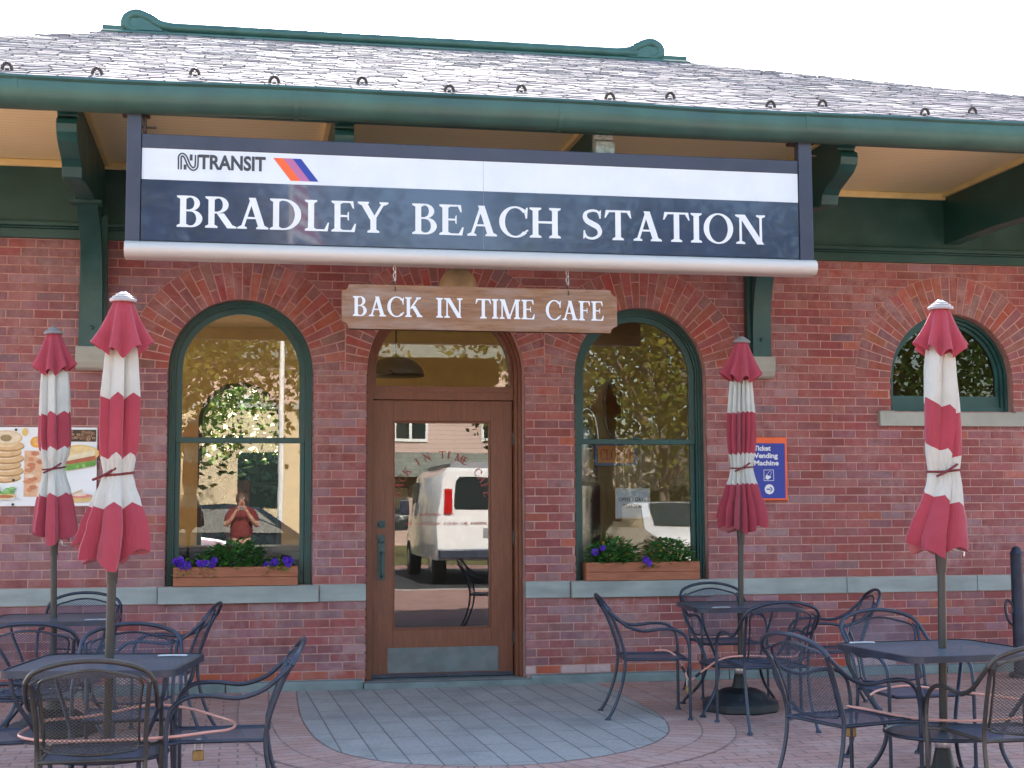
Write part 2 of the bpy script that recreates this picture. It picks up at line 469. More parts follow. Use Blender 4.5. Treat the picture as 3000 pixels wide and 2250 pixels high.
TK, TN, SF, ST = .165, .075, .085, .05
def g_rect(x0, x1, z0, z1): return [[(x0, z0), (x1, z0), (x1, z1), (x0, z1)]]
def g_serif(x0, x1, top, s=SF):
    if top: return [[(x0, 1 - ST - .055), (x1, 1 - ST - .055), (x1 + s, 1 - ST), (x1 + s, 1), (x0 - s, 1), (x0 - s, 1 - ST)]]
    return [[(x0 - s, 0), (x1 + s, 0), (x1 + s, ST), (x1, ST + .055), (x0, ST + .055), (x0 - s, ST)]]
def g_stem(x, w=TK, t=True, b=True): return g_rect(x, x + w, 0, 1) + (g_serif(x, x + w, True) if t else []) + (g_serif(x, x + w, False) if b else [])
def g_bowl(cx, cz, rx, rz, wx, wz, a0=-90, a1=90, n=20):
    out = []
    for i in range(n):
        A, B = rad(a0 + (a1 - a0) * i / n), rad(a0 + (a1 - a0) * (i + 1) / n)
        o1, o2 = (cx + rx * math.cos(A), cz + rz * math.sin(A)), (cx + rx * math.cos(B), cz + rz * math.sin(B))
        i1, i2 = (cx + (rx - wx) * math.cos(A), cz + (rz - wz) * math.sin(A)), (cx + (rx - wx) * math.cos(B), cz + (rz - wz) * math.sin(B))
        out.append([o1, o2, i2, i1])
    return out
def g_diag(x0, z0, x1, z1, w):  # horizontal width w
    return [[(x0 - w / 2, z0), (x0 + w / 2, z0), (x1 + w / 2, z1), (x1 - w / 2, z1)]]
def glyph(c):
    T = TN
    if c == 'I': return g_stem(.1), .365
    if c == 'B': return g_stem(.1) + g_rect(.26, .38, 1 - T * .75, 1) + g_rect(.26, .4, .50, .50 + T * .8) + g_rect(.26, .4, 0, T * .75) + g_bowl(.37, .76, .26, .24, .15, T * .75) + g_bowl(.39, .275, .31, .275, .165, T * .75), .76
    if c == 'R': return g_stem(.1) + g_rect(.26, .38, 1 - T * .75, 1) + g_rect(.26, .4, .46, .46 + T * .8) + g_bowl(.37, .74, .27, .26, .155, T * .75) + g_diag(.71, 0, .42, .47, .2) + [[(.6, 0), (.86, 0), (.86, .045), (.78, .09), (.6, .09)]], .84
    if c == 'D': return g_stem(.1) + g_rect(.26, .4, 1 - T * .75, 1) + g_rect(.26, .4, 0, T * .75) + g_bowl(.38, .5, .49, .5, .175, T * .75, n=28), .96
    if c == 'L': return g_stem(.1) + g_rect(.26, .60, 0, T * .8) + [[(.53, 0), (.64, 0), (.68, .28), (.645, .28), (.56, T)]], .73
    if c in 'EF':
        p = g_stem(.1) + g_rect(.26, .60, 1 - T * .8, 1) + [[(.52, 1), (.62, 1), (.645, .76), (.61, .76), (.54, 1 - T)]] + g_rect(.26, .50, .48, .48 + T * .85) + [[(.46, .40), (.50, .36), (.50, .66), (.46, .62)]]
        if c == 'E': p += g_rect(.26, .62, 0, T * .8) + [[(.54, 0), (.66, 0), (.70, .27), (.665, .27), (.57, T)]]
        return p, .76 if c == 'E' else .69
    if c == 'H': return g_stem(.1) + g_stem(.66) + g_rect(.2, .7, .48, .48 + T), .93
    if c == 'T': return g_stem(.34, t=False) + g_rect(.06, .78, 1 - T * .9, 1) + [[(.06, 1), (.02, .74), (.055, .74), (.16, 1 - T * .9)]] + [[(.78, 1), (.68, 1 - T * .9), (.785, .74), (.82, .74)]], .84
    if c == 'A': return g_diag(.17, .02, .44, .97, T * 1.15) + g_diag(.72, 0, .44, 1, .185) + g_rect(.25, .66, .32, .32 + T * .85) + [g_serif(.14, .20, False, .1)[0]] + [g_serif(.64, .80, False, .085)[0]], .91
    if c == 'Y': return g_rect(.34, .505, 0, .5) + g_serif(.34, .505, False) + g_diag(.425, .42, .13, 1, .19) + g_diag(.43, .42, .72, 1, T * 1.2) + [g_serif(.06, .22, True, .075)[0]] + [g_serif(.69, .75, True, .095)[0]], .85
    if c == 'N': return g_rect(.15, .15 + T, 0, 1) + g_serif(.15, .15 + T, False, .1) + g_serif(.12, .2, True, .09) + g_diag(.22, 1, .80, 0, .21) + g_rect(.77, .77 + T, 0.02, 1) + g_serif(.77, .77 + T, True, .1), .98
    if c == 'M': return g_rect(.14, .14 + T, 0, 1) + g_serif(.14, .14 + T, False, .095) + g_serif(.12, .2, True, .07) + g_diag(.22, 1, .54, 0, .18) + g_diag(.54, 0, .90, 1, T * 1.1) + g_rect(.87, .87 + TK, 0, 1) + g_serif(.87, .87 + TK, False) + g_serif(.9, .87 + TK, True, .075), 1.16
    if c == 'K': return g_stem(.1) + g_diag(.30, .42, .68, 1, T * 1.35) + g_diag(.75, 0, .42, .56, .2) + [g_serif(.65, .72, True, .09)[0]] + [g_serif(.66, .82, False, .06)[0]], .89
    if c == 'O': return g_bowl(.49, .5, .45, .52, .165, T * .75, 0, 360, 48), .98
    if c == 'C': return g_bowl(.50, .5, .46, .52, .165, T * .8, 42, 318, 40) + [[(.80, .62), (.84, .62), (.86, .98), (.82, .98), (.76, .82)]] + [[(.80, .16), (.88, .22), (.86, .26), (.76, .2)]], .90
    if c == 'S':
        cl = curve2([(.57, .80), (.50, .93), (.34, .965), (.17, .90), (.12, .76), (.19, .62), (.34, .52), (.49, .42), (.56, .27), (.51, .12), (.35, .035), (.18, .07), (.10, .20)], 6)
        return strip(cl, lambda t: .075 + .11 * math.exp(-((t - .5) / .2) ** 2)) + [[(.55, .70), (.59, .70), (.60, .98), (.57, .98), (.52, .86)]] + [[(.07, .02), (.10, .02), (.15, .14), (.12, .30), (.08, .30)]], .68
    return [], .34

def serif_text(mb, text, x0, x1, z0, h, y, sgn=-1):
    """flat vinyl letters in plane y, word fitted between x0 and x1"""
    gl = [glyph(c) for c in text]
    lo = .1 - SF if text[0] not in 'AOCSTY' else .03
    adv = sum(a for _, a in gl) - lo - .02
    sx = (x1 - x0) / adv
    x = x0 - lo * sx
    k = 0
    for pieces, a in gl:
        for p in pieces:
            k += 1
            mb.poly([(x + q[0] * sx, y + sgn * .00012 * (k % 9), z0 + q[1] * h) for q in p])
        x += a * sx

def sans_text(mb, text, x0, z0, h, y, x1=None, bold=.0, mi=0, M=None, col=None):
    cu = bpy.data.curves.new("lettering", 'FONT'); cu.body = text; cu.size = 1; cu.offset = bold; cu.resolution_u = 4
    ob = bpy.data.objects.new("lettering", cu)
    me = bpy.data.meshes.new_from_object(ob)
    vs = [v.co.copy() for v in me.vertices]; fs = [tuple(p.vertices) for p in me.polygons]
    bpy.data.objects.remove(ob); bpy.data.curves.remove(cu); bpy.data.meshes.remove(me)
    mnx, mxx = min(v.x for v in vs), max(v.x for v in vs)
    s = h / .69
    sx = s if x1 is None else (x1 - x0) / (mxx - mnx)
    mb.add([(x0 + (v.x - mnx) * sx, y, z0 + v.y * s) for v in vs], fs, col, None, mi, M)

def ellipse(cx, cz, rx, rz, y, n=24, a0=0, a1=360):
    return [(cx + rx * math.cos(rad(a0 + (a1 - a0) * i / n)), y, cz + rz * math.sin(rad(a0 + (a1 - a0) * i / n))) for i in range(n + (0 if a1 - a0 == 360 else 1))]

# ------------------------------------------------------------------ ground, landing, street
g = MB(); g.poly([(-60, -60, 0), (60, -60, 0), (60, 120, 0), (-60, 120, 0)])
ground = struct(g.build("ground", m_pave))
edge = [(.44, -.03), (.425, -.7), (.417, -1.375), (.435, -1.95), (.475, -2.444), (.583, -2.93), (.80, -3.27), (1.05, -3.44), (1.289, -3.52), (1.55, -3.53), (1.80, -3.46), (2.12, -3.28), (2.40, -3.0), (2.62, -2.6), (2.76, -2.0), (2.80, -1.3), (2.80, -.7), (2.79, -.03)]
ec = catmull([(a, b, 0) for a, b in edge], 6)
l = MB(); l.poly([(p.x, p.y, .004) for p in ec])
struct(l.build("path", m_land))
bo = MB(); acc = 0; cen = Vector((1.6, -.6, 0))
pin, pout = [], []
for i, p in enumerate(ec):
    t = (ec[min(i + 1, len(ec) - 1)] - ec[max(i - 1, 0)]).normalized(); n = Vector((t.y, -t.x, 0))
    if n.dot(p - cen) < 0: n = -n
    pin.append(p + n * .004); pout.append(p + n * .43)
for i in range(len(ec) - 1):
    d = ((pin[i + 1] - pin[i]).length + (pout[i + 1] - pout[i]).length) / 2
    bo.add([(pin[i].x, pin[i].y, .003), (pout[i].x, pout[i].y, .003), (pout[i + 1].x, pout[i + 1].y, .003), (pin[i + 1].x, pin[i + 1].y, .003)], [(0, 1, 2, 3)], uvs=[(acc, 0), (acc, .43), (acc + d, .43), (acc + d, 0)])
    acc += d
struct(bo.build("path_border", m_paveb))
k = MB(); k.box(-60, 60, -12.75, -12.6, -.0, .015); struct(k.build("kerb", m_conc))
r = MB(); r.poly([(-60, -21, .006), (60, -21, .006), (60, -12.76, .006), (-60, -12.76, .006)]); struct(r.build("road", m_asphalt))
r = MB(); r.poly([(-60, -60, .008), (60, -60, .008), (60, -23.2, .008), (-60, -23.2, .008)]); struct(r.build("lawn", m_grass))
r = MB(); r.poly([(-60, 9.5, .008), (60, 9.5, .008), (60, 22, .008), (-60, 22, .008)]); struct(r.build("parking_lot", m_asphalt))
r = MB(); r.poly([(-60, 22.1, .006), (60, 22.1, .006), (60, 120, .006), (-60, 120, .006)]); struct(r.build("field", pm("dark_grass", (.035, .055, .02), 1, spec=.05, var=.4, scale=4, bmp=.5)))

# ------------------------------------------------------------------ station building
B = thing("station_building", "single-storey red brick railway station with slate hip roof, green trim and arched openings", "station")
BX0, BX1, BY1 = -3.6, 8.2, 6.6
WL = dict(cx=-.005, h=.55, zb=.805, zs=2.47)
WR = dict(cx=3.205, h=.55, zb=.805, zs=2.47)
DR = dict(cx=1.602, h=.628, zb=.05, zs=2.47)
LU = dict(cx=5.955, h=.555, zb=2.19, zs=2.47)
OPEN = [WL, WR, DR, LU]
RING = .325
PAL = [((.31, .080, .068), 4), ((.275, .070, .063), 4), ((.275, .098, .095), 4), ((.25, .115, .128), 3), ((.31, .185, .20), 2), ((.18, .12, .14), .5), ((.40, .105, .060), .4), ((.33, .13, .11), 1.0)]
def bcol(x, z):
    w = []
    left = max(0, min(1, (1.5 - x) / 3.0)); low = max(0, min(1, (1.9 - z) / 1.6));  # lens haze put into the brick colour: more lilac bricks towards the left
    for i, (c, q) in enumerate(PAL):
        if i in (3, 4, 5): q *= (.25 + 2.1 * left + .9 * low)
        if i in (0, 1, 6): q *= (1.5 - .8 * left - .3 * low)
        w.append(q)
    c = random.choices([c for c, _ in PAL], w)[0]
    c = tuple(.7 * a + .3 * b for a, b in zip(c, (.30, .100, .098)))
    j = random.uniform(.86, 1.14)
    return tuple(v * j * random.uniform(.94, 1.06) for v in c)
def clip_half(P, a, b, c):   # keep a*x+b*z<=c
    out = []
    for i in range(len(P)):
        p, q = P[i], P[(i + 1) % len(P)]
        dp, dq = a * p[0] + b * p[1] - c, a * q[0] + b * q[1] - c
        if dp <= 0: out.append(p)
        if dp * dq < 0:
            t = dp / (dp - dq); out.append((p[0] + t * (q[0] - p[0]), p[1] + t * (q[1] - p[1])))
    return out
def inset(P, d):
    n = len(P); out = []
    cx, cz = sum(p[0] for p in P) / n, sum(p[1] for p in P) / n
    for i in range(n):
        a, b, c = Vector(P[i - 1]), Vector(P[i]), Vector(P[(i + 1) % n])
        e1, e2 = (b - a), (c - b)
        if e1.length < 1e-6 or e2.length < 1e-6: out.append(tuple(b)); continue
        e1.normalize(); e2.normalize()
        n1, n2 = Vector((-e1.y, e1.x)), Vector((-e2.y, e2.x))
        if n1.dot(Vector((cx, cz)) - b) < 0: n1 = -n1
        if n2.dot(Vector((cx, cz)) - b) < 0: n2 = -n2
        bis = n1 + n2
        if bis.length < 1e-6: out.append(tuple(b + n1 * d)); continue
        bis.normalize(); out.append(tuple(b + bis * d / max(.35, bis.dot(n1))))
    return out
wall = MB()
def lay(P, y0, depth, gap=.0048, col=None):
    if len(P) < 3: return
    A = inset(P, gap)
    if max(p[0] for p in A) - min(p[0] for p in A) < .012: return
    Bv = 0.0022
    F = inset(A, Bv)
    n = len(A)
    yo = y0 + random.uniform(-.0008, .0012)
    vs = [(p[0], yo, p[1]) for p in F] + [(p[0], yo + Bv, p[1]) for p in A] + [(p[0], yo + depth, p[1]) for p in A]
    fs = [tuple(range(n))]
    for i in range(n):
        j = (i + 1) % n
        fs += [(i, n + i, n + j, j), (n + i, 2 * n + i, 2 * n + j, n + j)]
    cx, cz = sum(p[0] for p in P) / n, sum(p[1] for p in P) / n
    wall.add(vs, fs, col or bcol(cx, cz))
rows = []
z = .075
for i in range(9): rows.append((.075 + i * (.673 - .075) / 9, .075 + (i + 1) * (.673 - .075) / 9))
rows.append((.673, .805))
for i in range(39): rows.append((.805 + i * (3.452 - .805) / 39, .805 + (i + 1) * (3.452 - .805) / 39))
for ri, (z0, z1) in enumerate(rows):
    if ri == 9: continue
    off = (ri % 2) * .102 + random.uniform(-.008, .008)
    x = BX0 - .2 + off
    while x < BX1:
        L = .204
        a, b = max(x, BX0), min(x + L, BX1)
        x += L
        if b - a < .02: continue
        segs = [(a, b)]
        for o in OPEN:
            l_, r_ = o['cx'] - o['h'], o['cx'] + o['h']
            if z1 > o['zb'] + .01 and z0 < o['zs'] - .005:
                ns = []
                for (p, q) in segs:
                    if q <= l_ or p >= r_: ns.append((p, q))
                    else:
                        if p < l_: ns.append((p, l_))
                        if q > r_: ns.append((r_, q))
                segs = ns
            elif z0 >= o['zs'] - .005:
                R = o['h'] + RING
                ns = []
                for (p, q) in segs:
                    if all(math.hypot(X - o['cx'], Z - o['zs']) < R - .006 for X in (p, q) for Z in (z0, z1)): continue
                    ns.append((p, q))
                segs = ns
        for (p, q) in segs:
            jamb = any(abs(p - (o['cx'] + o['h'])) < .001 or abs(q - (o['cx'] - o['h'])) < .001 for o in OPEN)
            c = None
            if ri == 0: c = tuple(v * random.uniform(.85, 1.2) for v in (.40, .085, .05)) if random.random() < .75 else (.52, .36, .34)
            if q - p > .03: lay([(p, z0), (q, z0), (q, z1), (p, z1)], 0, .2 if jamb else .012, col=c)
mid = [(WL['cx'] + DR['cx']) / 2, (DR['cx'] + WR['cx']) / 2]
for o in OPEN:
    n = 32 if o['h'] < .6 else 36
    for i in range(n):
        a0, a1 = PI * i / n, PI * (i + 1) / n
        cuts = ([.105, .325] if i % 2 else [.215, .325])
        rr = 0
        for cr in cuts:
            r0, r1 = o['h'] + rr, o['h'] + cr; rr = cr
            P = [(o['cx'] + r * math.cos(a), o['zs'] + r * math.sin(a)) for r, a in ((r0, a0), (r1, a0), (r1, (a0 + a1) / 2), (r1, a1), (r0, a1))]
            if o is WL: P = clip_half(P, 1, 0, mid[0])
            if o is DR: P = clip_half(clip_half(P, -1, 0, -mid[0]), 1, 0, mid[1])
            if o is WR: P = clip_half(P, -1, 0, -mid[1])
            if len(P) >= 3:
                rc = random.choice([(.33, .080, .060), (.30, .072, .058), (.36, .095, .065), (.28, .09, .08), (.25, .10, .10)])
                lay(P, -.0035, .2 if r0 < o['h'] + .01 else .012, .0042, tuple(v * random.uniform(.85, 1.15) for v in rc))
wall.build("wall", m_brick, B)
# mortar bed behind the bricks, with jambs and arch soffits
mo = MB()
def sheet(mb, y, x0, x1, z0, z1, ops, grow, flip=False, step=.02):
    zs = {z0, z1}
    for o in ops:
        for q in (o['zb'], o['zs'], o['zs'] + o['h'] + grow): zs.add(min(max(q, z0), z1))
        n = 40
        for i in range(n + 1):
            zs.add(min(max(o['zs'] + (o['h'] + grow) * math.sin(PI / 2 * i / n), z0), z1))
    zs = sorted(zs)
    for a, b in zip(zs, zs[1:]):
        if b - a < 1e-5: continue
        zm = (a + b) / 2
        def cut(zz):
            iv = []
            for o in ops:
                if zz < o['zb'] or zm < o['zb']: continue
                if zm <= o['zs']: w = o['h'] + grow
                else:
                    d = (o['h'] + grow) ** 2 - (zz - o['zs']) ** 2
                    if (zm - o['zs']) >= o['h'] + grow: continue
                    w = math.sqrt(max(0, d))
                iv.append((o['cx'] - w, o['cx'] + w))
            return sorted(iv)
        A, C = cut(a + 1e-7), cut(b - 1e-7)
        if len(A) != len(C): C = A
        xa, xc = x0, x0
        for (p, q), (p2, q2) in zip(A, C):
            mb.poly([(xa, y, a), (p, y, a), (p2, y, b), (xc, y, b)]); xa, xc = q, q2
        mb.poly([(xa, y, a), (x1, y, a), (x1, y, b), (xc, y, b)])
sheet(mo, .0045, BX0, BX1, 0, 3.5, OPEN, .012)
def arch_pts(o, r, zb=None, n=28):
    zb = o['zb'] if zb is None else zb
    return [(o['cx'] + r, zb)] + [(o['cx'] + r * math.cos(PI * i / n), o['zs'] + r * math.sin(PI * i / n)) for i in range(n + 1)] + [(o['cx'] - r, zb)]
for o in OPEN:
    pts = arch_pts(o, o['h'] + .003)
    for a, b in zip(pts, pts[1:]):
        mo.poly([(a[0], .0015, a[1]), (a[0], .3, a[1]), (b[0], .3, b[1]), (b[0], .0015, b[1])])
    # annular bed for the voussoirs, just proud of the wall bed
    n = 40
    for i in range(n):
        a0, a1 = PI * i / n, PI * (i + 1) / n
        P = [(o['cx'] + r * math.cos(a), o['zs'] + r * math.sin(a)) for r, a in ((o['h'] + .003, a0), (o['h'] + RING, a0), (o['h'] + RING, a1), (o['h'] + .003, a1))]
        if o is WL: P = clip_half(P, 1, 0, mid[0])
        if o is DR: P = clip_half(clip_half(P, -1, 0, -mid[0]), 1, 0, mid[1])
        if o is WR: P = clip_half(P, -1, 0, -mid[1])
        if len(P) > 2: mo.poly([(p[0], -.0012, p[1]) for p in P])
mo.build("mortar", m_mortar, B)
# side and rear walls
RW = dict(cx=-.01, h=.50, zb=.85, zs=2.42)
RW2 = dict(cx=4.6, h=.50, zb=.85, zs=2.42)
RW3_ADDED = dict(cx=-1.2, h=.30, zb=.85, zs=2.42)  # unseen opening, added to let more daylight into the cafe
RW4_ADDED = dict(cx=-2.3, h=.50, zb=.85, zs=2.42)  # another unseen opening added only to brighten the interior
REAR = (RW, RW2, RW3_ADDED, RW4_ADDED)
sw = MB()
sw.poly([(BX0, 0, 0), (BX0, BY1, 0), (BX0, BY1, 4.06), (BX0, 0, 4.06)]); sw.poly([(BX1, 0, 0), (BX1, BY1, 0), (BX1, BY1, 4.06), (BX1, 0, 4.06)])
sheet(sw, BY1, BX0, BX1, 0, 4.06, list(REAR), 0)
for o in REAR:
    pts = arch_pts(o, o['h'])
    for a, b in zip(pts, pts[1:]): sw.poly([(a[0], BY1 - .25, a[1]), (a[0], BY1, a[1]), (b[0], BY1, b[1]), (b[0], BY1 - .25, b[1])])
sw.build("rear_wall", brick_tex("rear_brick", (.28, .06, .045), (.22, .055, .05), (.36, .22, .18), .204, .068, .008, .9, rot=(PI / 2, 0, 0)), B)
# interior shell
iw = MB()
sheet(iw, .3, BX0 + .3, BX1 - .3, 0, 3.6, OPEN, 0)
sheet(iw, BY1 - .25, BX0 + .3, BX1 - .3, 0, 3.6, list(REAR), 0)
for x in (BX0 + .3, BX1 - .3): iw.poly([(x, .3, 0), (x, BY1 - .25, 0), (x, BY1 - .25, 3.6), (x, .3, 3.6)])
iw.box(2.50, 5.0, 2.3, 2.42, .02, 3.59)
iw.box(4.9, 5.02, .31, 2.29, .02, 3.59)
iw.build("interior_wall", m_plaster, B)
fl = MB(); fl.poly([(BX0 + .3, .31, .03), (BX1 - .3, .31, .03), (BX1 - .3, BY1 - .26, .03), (BX0 + .3, BY1 - .26, .03)]); fl.build("interior_floor", m_floorin, B)
ce = MB(); ce.poly([(BX0 + .3, .31, 3.58), (BX1 - .3, .31, 3.58), (BX1 - .3, BY1 - .26, 3.58), (BX0 + .3, BY1 - .26, 3.58)]); ce.build("ceiling", m_ceil, B)
for o in REAR:
    fr = MB(); pts_o, pts_i = arch_pts(o, o['h']), arch_pts(o, o['h'] - .05)
    for i in range(len(pts_o) - 1):
        a, b, c, d = pts_o[i], pts_o[i + 1], pts_i[i + 1], pts_i[i]
        fr.poly([(a[0], 6.45, a[1]), (b[0], 6.45, b[1]), (c[0], 6.45, c[1]), (d[0], 6.45, d[1])])
        fr.poly([(d[0], 6.45, d[1]), (c[0], 6.45, c[1]), (c[0], 6.5, c[1]), (d[0], 6.5, d[1])])
    fr.box(o['cx'] - .45, o['cx'] + .45, 6.44, 6.49, 1.66, 1.71); fr.box(o['cx'] - .45, o['cx'] + .45, 6.44, 6.49, .85, .93)
    fr.build("rear_window", m_green, B)  # the added daylight openings get the same frame

# water table, belt course, sills
st = MB()
for (a, b) in ((BX0, -1.9), (-1.893, -.1), (-.093, .945), (2.27, 3.9), (3.907, 5.8), (5.807, BX1)):
    st = MB(); st.prism([(.0, 0), (-.062, 0), (-.062, .058), (-.05, .07), (-.0045, .0745), (0, .0745)], 'x', a, b)
    st.build("base_course", m_base, B, bevel=.004)
th = MB(); th.box(.95, 2.265, -.10, .32, .001, .048); th.build("threshold", m_base, B, bevel=.006)
be = MB()
for (a, b) in ((BX0, -2.4), (-2.395, -.615), (.608, .968), (2.235, 2.598), (3.81, 4.95), (4.955, 6.12), (6.125, BX1)):
    be = MB(); be.box(a, b, -.014, .02, .674, .804); be.build("belt_course", m_stone, B, bevel=.004)
for (a, b) in ((-.609, .601), (2.606, 3.803)):
    s = MB(); s.box(a, b, -.042, .29, .672, .803); s.build("sill", m_stone, B, bevel=.006)
s = MB(); s.box(5.272, 6.60, -.045, .2, 2.062, 2.178)
s.box(5.272, 5.40, -.045, .0, 2.178, 2.19); s.box(6.51, 6.60, -.045, .0, 2.178, 2.19)
s.build("sill", m_stone2, B, bevel=.005)
# frieze
f = MB()
f.box(BX0, BX1, -.035, .03, 3.58, 4.056)
f.box(BX0, BX1, -.075, .03, 3.545, 3.579); f.box(BX0, BX1, -.055, .03, 3.53, 3.544); f.box(BX0, BX1, -.042, .03, 3.455, 3.529)
f.build("frieze", m_green, B, bevel=.006)

# windows
def arch_frame(mb, o, ro, ri, y0, y1, zb=None, n=28):
    po, pi_ = arch_pts(o, ro, zb, n), arch_pts(o, ri, zb, n)
    for i in range(len(po) - 1):
        a, b, c, d = po[i], po[i + 1], pi_[i + 1], pi_[i]
        V = lambda p, y: (p[0], y, p[1])
        mb.poly([V(a, y0), V(b, y0), V(c, y0), V(d, y0)])
        mb.poly([V(a, y1), V(b, y1), V(c, y1), V(d, y1)])
        mb.poly([V(d, y0), V(c, y0), V(c, y1), V(d, y1)])
        mb.poly([V(a, y0), V(b, y0), V(b, y1), V(a, y1)])
def arch_fill(mb, o, r, y, zb, ztop=None, n=32):
    if ztop is not None: pts = [(o['cx'] + r, zb), (o['cx'] + r, ztop), (o['cx'] - r, ztop), (o['cx'] - r, zb)]
    else: pts = [(o['cx'] + r, zb)] + [(o['cx'] + r * math.cos(PI * i / n), o['zs'] + r * math.sin(PI * i / n)) for i in range(n + 1)] + [(o['cx'] - r, zb)]
    mb.poly([(p[0], y, p[1]) for p in pts])
def window(o):
    fr = MB()
    arch_frame(fr, o, .549, .532, .075, .2, .806); arch_frame(fr, o, .5318, .515, .095, .2, .806); arch_frame(fr, o, .5148, .500, .115, .2, .806)
    fo = fr.build("window_frame", m_green, B, smooth=30)
    sa = MB()
    arch_frame(sa, o, .4995, .452, .135, .175, 1.945)
    sa.box(o['cx'] - .4995, o['cx'] - .462, .15, .19, .88, 1.92); sa.box(o['cx'] + .462, o['cx'] + .4995, .15, .19, .88, 1.92)
    sa.box(o['cx'] - .4995, o['cx'] + .4995, .134, .178, 1.906, 1.949)
    sa.box(o['cx'] - .4995, o['cx'] + .4995, .148, .192, .807, .88)
    sa.box(o['cx'] - .02, o['cx'] + .02, .12, .134, 1.948, 1.965)
    sa.build("sash", m_green, fo, bevel=.003)
    p = MB(); arch_fill(p, o, .455, .155, 1.945); p.build("pane", m_glassw, fo)
    p = MB(); arch_fill(p, o, .465, .17, .878, 1.91); p.build("pane", m_glassw, fo)
window(WL); window(WR)
fr = MB(); arch_frame(fr, LU, .554, .53, .08, .2, 2.192); arch_frame(fr, LU, .5295, .505, .11, .2, 2.192); arch_frame(fr, LU, .5045, .475, .14, .18, 2.192)
fr.box(LU['cx'] - .53, LU['cx'] + .53, .10, .2, 2.18, 2.235); fr.box(LU['cx'] - .5, LU['cx'] + .5, .13, .18, 2.235, 2.33)
fo = fr.build("lunette_window_frame", m_green, B, smooth=30)
p = MB(); arch_fill(p, LU, .48, .16, 2.32); p.build("pane", m_darkglass, fo)

# door
DF = MB()
arch_frame(DF, DR, .627, .60, .09, .3, .05); arch_frame(DF, DR, .5995, .575, .125, .3, .05); arch_frame(DF, DR, .5745, .548, .17, .26, 2.27)
DF.box(DR['cx'] - .575, DR['cx'] + .575, .165, .28, 2.262, 2.37)
DF.box(DR['cx'] - .575, DR['cx'] + .575, .155, .165, 2.325, 2.352)
door_frame = DF.build("door_frame", m_door, B, smooth=30)
p = MB(); arch_fill(p, DR, .552, .21, 2.365); p.build("transom_pane", m_glassw, door_frame)
dl = MB()
dl.box(1.032, 1.20, .2, .245, .052, 2.258); dl.box(1.993, 2.170, .2, .245, .052, 2.258)
dl.box(1.20, 1.993, .2005, .2445, 2.09, 2.258); dl.box(1.20, 1.993, .2005, .2445, .052, .428)
for (a, b, c, d) in ((1.20, 1.215, .428, 2.09), (1.978, 1.993, .428, 2.09)): dl.box(a, b, .21, .24, c, d)
dl.box(1.215, 1.978, .21, .24, 2.075, 2.09); dl.box(1.215, 1.978, .21, .24, .428, .443)
door = dl.build("door", m_door, B, bevel=.003)
p = MB(); p.poly([(1.212, .226, .44), (1.98, .226, .44), (1.98, .226, 2.078), (1.212, .226, 2.078)]); p.build("door_pane", m_glassw, door)
p = MB(); p.box(1.158, 2.05, .1955, .1995, .088, .286); p.build("kick_plate", m_kick, door, bevel=.0015)
p = MB(); p.box(1.03, 2.172, .185, .1995, .052, .082); p.build("door_sweep", m_black, door, bevel=.003)
hd = MB(); hd.box(1.078, 1.134, .188, .1995, .82, 1.18); hd.box(1.075, 1.137, .19, .1995, 1.232, 1.292)
hd.tube([(1.106, .19, 1.04), (1.106, .15, 1.035), (1.106, .135, 1.0), (1.106, .135, .90), (1.106, .15, .855), (1.106, .19, .85)], .008, 8, 4)
hd.lathe([(.012, 0), (.022, .004), (.022, .012), (.012, .016)], 16, M=Matrix.Translation((1.106, .188, 1.262)) @ Matrix.Rotation(PI / 2, 4, 'X'))
hd.lathe([(.012, 0), (.024, .004), (.024, .014), (.012, .018)], 16, M=Matrix.Translation((1.106, .187, 1.135)) @ Matrix.Rotation(PI / 2, 4, 'X'))
hd.build("door_handle", m_patina, door, smooth=40)
for zz in (.35, 1.15, 1.95):
    h_ = MB(); h_.tube([(2.178, .19, zz - .05), (2.178, .19, zz + .05)], .008, 8, 1); h_.build("hinge", m_patina, door)
# lettering on the door glass
lt = MB()
word = "BACK IN TIME CAFE"
for i, ch in enumerate(word):
    a = rad(172 - i * 164 / (len(word) - 1)); R = .34
    pos = Vector((1.60 + R * math.cos(a), .2205, 1.45 + R * math.sin(a)))
    Mx = Matrix.Translation(pos) @ Matrix.Rotation(-(a - PI / 2), 4, 'Y')
    pc, ad = glyph(ch)
    if ch == " ":
        lt.build("door_lettering", m_redink, door); lt = MB()
    for k_, q in enumerate(pc): lt.poly([((t[0] - .4) * .062, -.00008 * (k_ % 9), t[1] * .062) for t in q], M=Mx)
lt.build("door_lettering", m_redink, door); lt = MB()
serif_text(lt, "PATRONS", 1.40, 1.585, 1.325, .026, .2205); serif_text(lt, "ONLY", 1.61, 1.70, 1.325, .026, .2205)
lt.build("door_lettering", m_redink, door); lt = MB()
xx = 1.30
for w_, L in (("NO", .06), ("OUTSIDE", .20), ("FOOD", .115), ("OR", .055), ("DRINK", .135)):
    serif_text(lt, w_.replace('U', 'O'), xx, xx + L, 1.252, .026, .2205) if 'U' not in w_ else sans_text(lt, w_, xx, 1.252, .026, .2205, xx + L)
    xx += L + .026
lt.build("door_lettering", m_redink, door)

